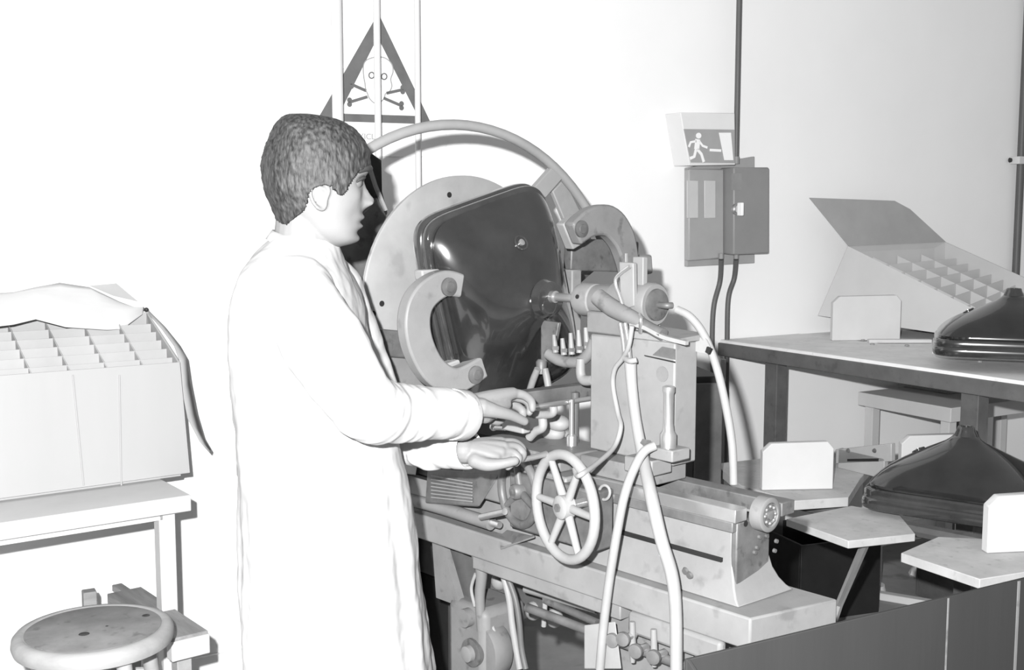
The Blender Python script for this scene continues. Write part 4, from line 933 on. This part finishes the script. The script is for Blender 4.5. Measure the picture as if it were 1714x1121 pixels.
for i in range(len(rows) - 1):
    for k in range(n):
        q = (rows[i][k], rows[i][(k + 1) % n], rows[i + 1][(k + 1) % n], rows[i + 1][k])
        mx, mz = sum(v[1] for v in q) / 4, sum(v[2] for v in q) / 4
        j = noise.noise(Vector((mx * .25, k * .3, mz * .2))) * 3.0
        if inside(mx + j, mz + j): f = hb.faces.new([v[0] for v in q]); f.smooth = True
f = hb.faces.new([v[0] for v in rows[-1]]); f.smooth = True
bmesh.ops.delete(hb, geom=[v for v in hb.verts if not v.link_faces], context='VERTS')
mh = bpy.data.materials.new('dark_short_hair'); mh.use_nodes = True; nt = mh.node_tree; bs_ = nt.nodes['Principled BSDF']
bs_.inputs['Roughness'].default_value = .65; bs_.inputs['Specular IOR Level'].default_value = .5
tc = nt.nodes.new('ShaderNodeTexCoord'); mp = nt.nodes.new('ShaderNodeMapping'); mp.inputs['Scale'].default_value = (190, 190, 48); mp.inputs['Rotation'].default_value = (0, -.45, 0)
nz = nt.nodes.new('ShaderNodeTexNoise'); nz.inputs['Scale'].default_value = 1.0; nz.inputs['Detail'].default_value = 5
nt.links.new(tc.outputs['Object'], mp.inputs[0]); nt.links.new(mp.outputs[0], nz.inputs[0])
cr = nt.nodes.new('ShaderNodeValToRGB'); cr.color_ramp.elements[0].position = .35; cr.color_ramp.elements[1].position = .68
cr.color_ramp.elements[0].color = (.006, .006, .006, 1); cr.color_ramp.elements[1].color = (.052, .052, .052, 1)
nt.links.new(nz.outputs[0], cr.inputs[0]); nt.links.new(cr.outputs[0], bs_.inputs['Base Color'])
bp = nt.nodes.new('ShaderNodeBump'); bp.inputs['Strength'].default_value = .7; bp.inputs['Distance'].default_value = .003
nt.links.new(nz.outputs[0], bp.inputs['Height']); nt.links.new(bp.outputs[0], bs_.inputs['Normal'])
bmesh.ops.recalc_face_normals(hb, faces=hb.faces[:])
ho = obj('hair', hb, mh, pr); sd2 = ho.modifiers.new('s', 'SOLIDIFY'); sd2.thickness = .006; sd2.offset = -1
# coat: torso shape from sections (pixel left edge, right edge, half depth)
CT = [(392, 462, 548, .058), (402, 452, 560, .075), (416, 438, 566, .105), (434, 424, 571, .150), (458, 411, 582, .190), (500, 402, 598, .205), (560, 398, 612, .205), (620, 399, 632, .195),
      (680, 403, 650, .185), (740, 408, 664, .180), (800, 410, 678, .185), (860, 411, 690, .190), (980, 413, 702, .205), (1115, 420, 720, .220), (1230, 424, 734, .232)]
cb_ = bmesh.new(); n = 120; rows = []
TY = math.radians(12)
for i in range(140):
    py = 392 + (1230 - 392) * i / 139; l_, r_, dpt = interp(CT, py)
    pa, pb = pl(l_, py, 2.15), pl(r_, py, 2.15); c = (pa + pb) / 2; a = (pb.x - pa.x) / 2; row = []
    fold = max(0, min(1, (py - 640) / 300))
    for k in range(n):
        th = 2 * PI * k / n; cx, sx = math.cos(th), math.sin(th); e = 2.3
        x = a * math.copysign(abs(cx) ** (2 / e), cx); y = dpt * math.copysign(abs(sx) ** (2 / e), sx)
        fo = 1 + fold * (.022 * math.sin(th * 9 + py * .004) + .014 * math.sin(th * 17 + 1.3)) + .02 * noise.noise(Vector((x * 9, y * 9, c.z * 5)))
        x *= fo; y *= fo
        row.append(cb_.verts.new((c.x + x, c.y + y + x * math.tan(TY) * .6, c.z)))
    rows.append(row)
for i in range(len(rows) - 1):
    for k in range(n): cb_.faces.new((rows[i][k], rows[i + 1][k], rows[i + 1][(k + 1) % n], rows[i][(k + 1) % n]))
cb_.faces.new(rows[0]); cb_.faces.new(rows[-1][::-1])
coat = MB(); coat.bm = cb_
def sleeve(pts, rad):
    P_ = smooth_path(pts, 14); m = len(P_); R2 = []
    for k in range(m):
        u = k / (m - 1) * (len(rad) - 1); i = min(int(u), len(rad) - 2); f = u - i
        R2.append(rad[i] * (1 - f) + rad[i + 1] * f + .0014 * math.sin(k * 1.15 + 2 * math.sin(k * .37)) * (1 if .38 < k / m < .97 else .25))
    coat.tube(P_, R2, 30, sub=1); coat.sphere(P_[0], R2[0] * .98, n=24)
sleeve([pl(494, 492, 2.03), pl(540, 572, 1.955), pl(604, 668, 1.955), pl(650, 690, 2.02), pl(704, 690, 2.085), pl(772, 694, 2.185)], [.070, .070, .062, .055, .050, .0475])
sleeve([pl(545, 486, 2.34), pl(590, 590, 2.38), pl(640, 700, 2.40), pl(682, 742, 2.34), pl(722, 752, 2.29), pl(775, 751, 2.235)], [.075, .066, .055, .040, .038, .036])
coat.sphere(pl(722, 776, 2.27), .021, (1.4, .8, .7), 12)
coat.sphere(pl(700, 768, 2.28), .018, (1.4, .8, .9), 12)
co = obj('work_coat', coat, 'coat', pr)
rm = co.modifiers.new('fuse', 'REMESH'); rm.mode = 'VOXEL'; rm.voxel_size = .005; rm.use_smooth_shade = True
sm = co.modifiers.new('soft', 'SMOOTH'); sm.iterations = 4; sm.factor = .5
tx = bpy.data.textures.new('cloth_folds', 'CLOUDS'); tx.noise_scale = .07; tx.noise_depth = 2
dp = co.modifiers.new('folds', 'DISPLACE'); dp.texture = tx; dp.strength = .011; dp.mid_level = .5; dp.texture_coords = 'LOCAL'
# stand-up collar
cl = bmesh.new(); up_, lo_ = [], []
for k in range(48):
    th = 2 * PI * k / 48; cx, sx = math.cos(th), math.sin(th)
    top_ = pl(504 + 46 * cx, 398 + 14 * cx, 2.15) + Vector((0, .054 * sx + .01 * cx, 0)); bot_ = pl(506 + 58 * cx, 418 + 20 * cx, 2.15) + Vector((0, .072 * sx + .01 * cx, 0))
    if abs(cx - 1) < .02: pass
    up_.append(cl.verts.new(top_)); lo_.append(cl.verts.new(bot_))
for k in range(48):
    f = cl.faces.new((up_[k], up_[(k + 1) % 48], lo_[(k + 1) % 48], lo_[k])); f.smooth = True
o = obj('collar', cl, 'coat', pr); s_ = o.modifiers.new('s', 'SOLIDIFY'); s_.thickness = .005
# cuffs
def cuff(c, d, r_, nm='cuff'):
    obj(nm, MB().lathe([(-.02, r_), (.012, r_ * 1.02), (.016, r_ * .98), (.012, r_ * .86), (-.01, r_ * .84)], c, d, 32), 'coat', pr)
cuff(pl(766, 694, 2.178), pl(772, 694, 2.185) - pl(740, 692, 2.135), .0485)
cuff(pl(776, 752, 2.235), pl(775, 751, 2.235) - pl(722, 752, 2.29), .0385)
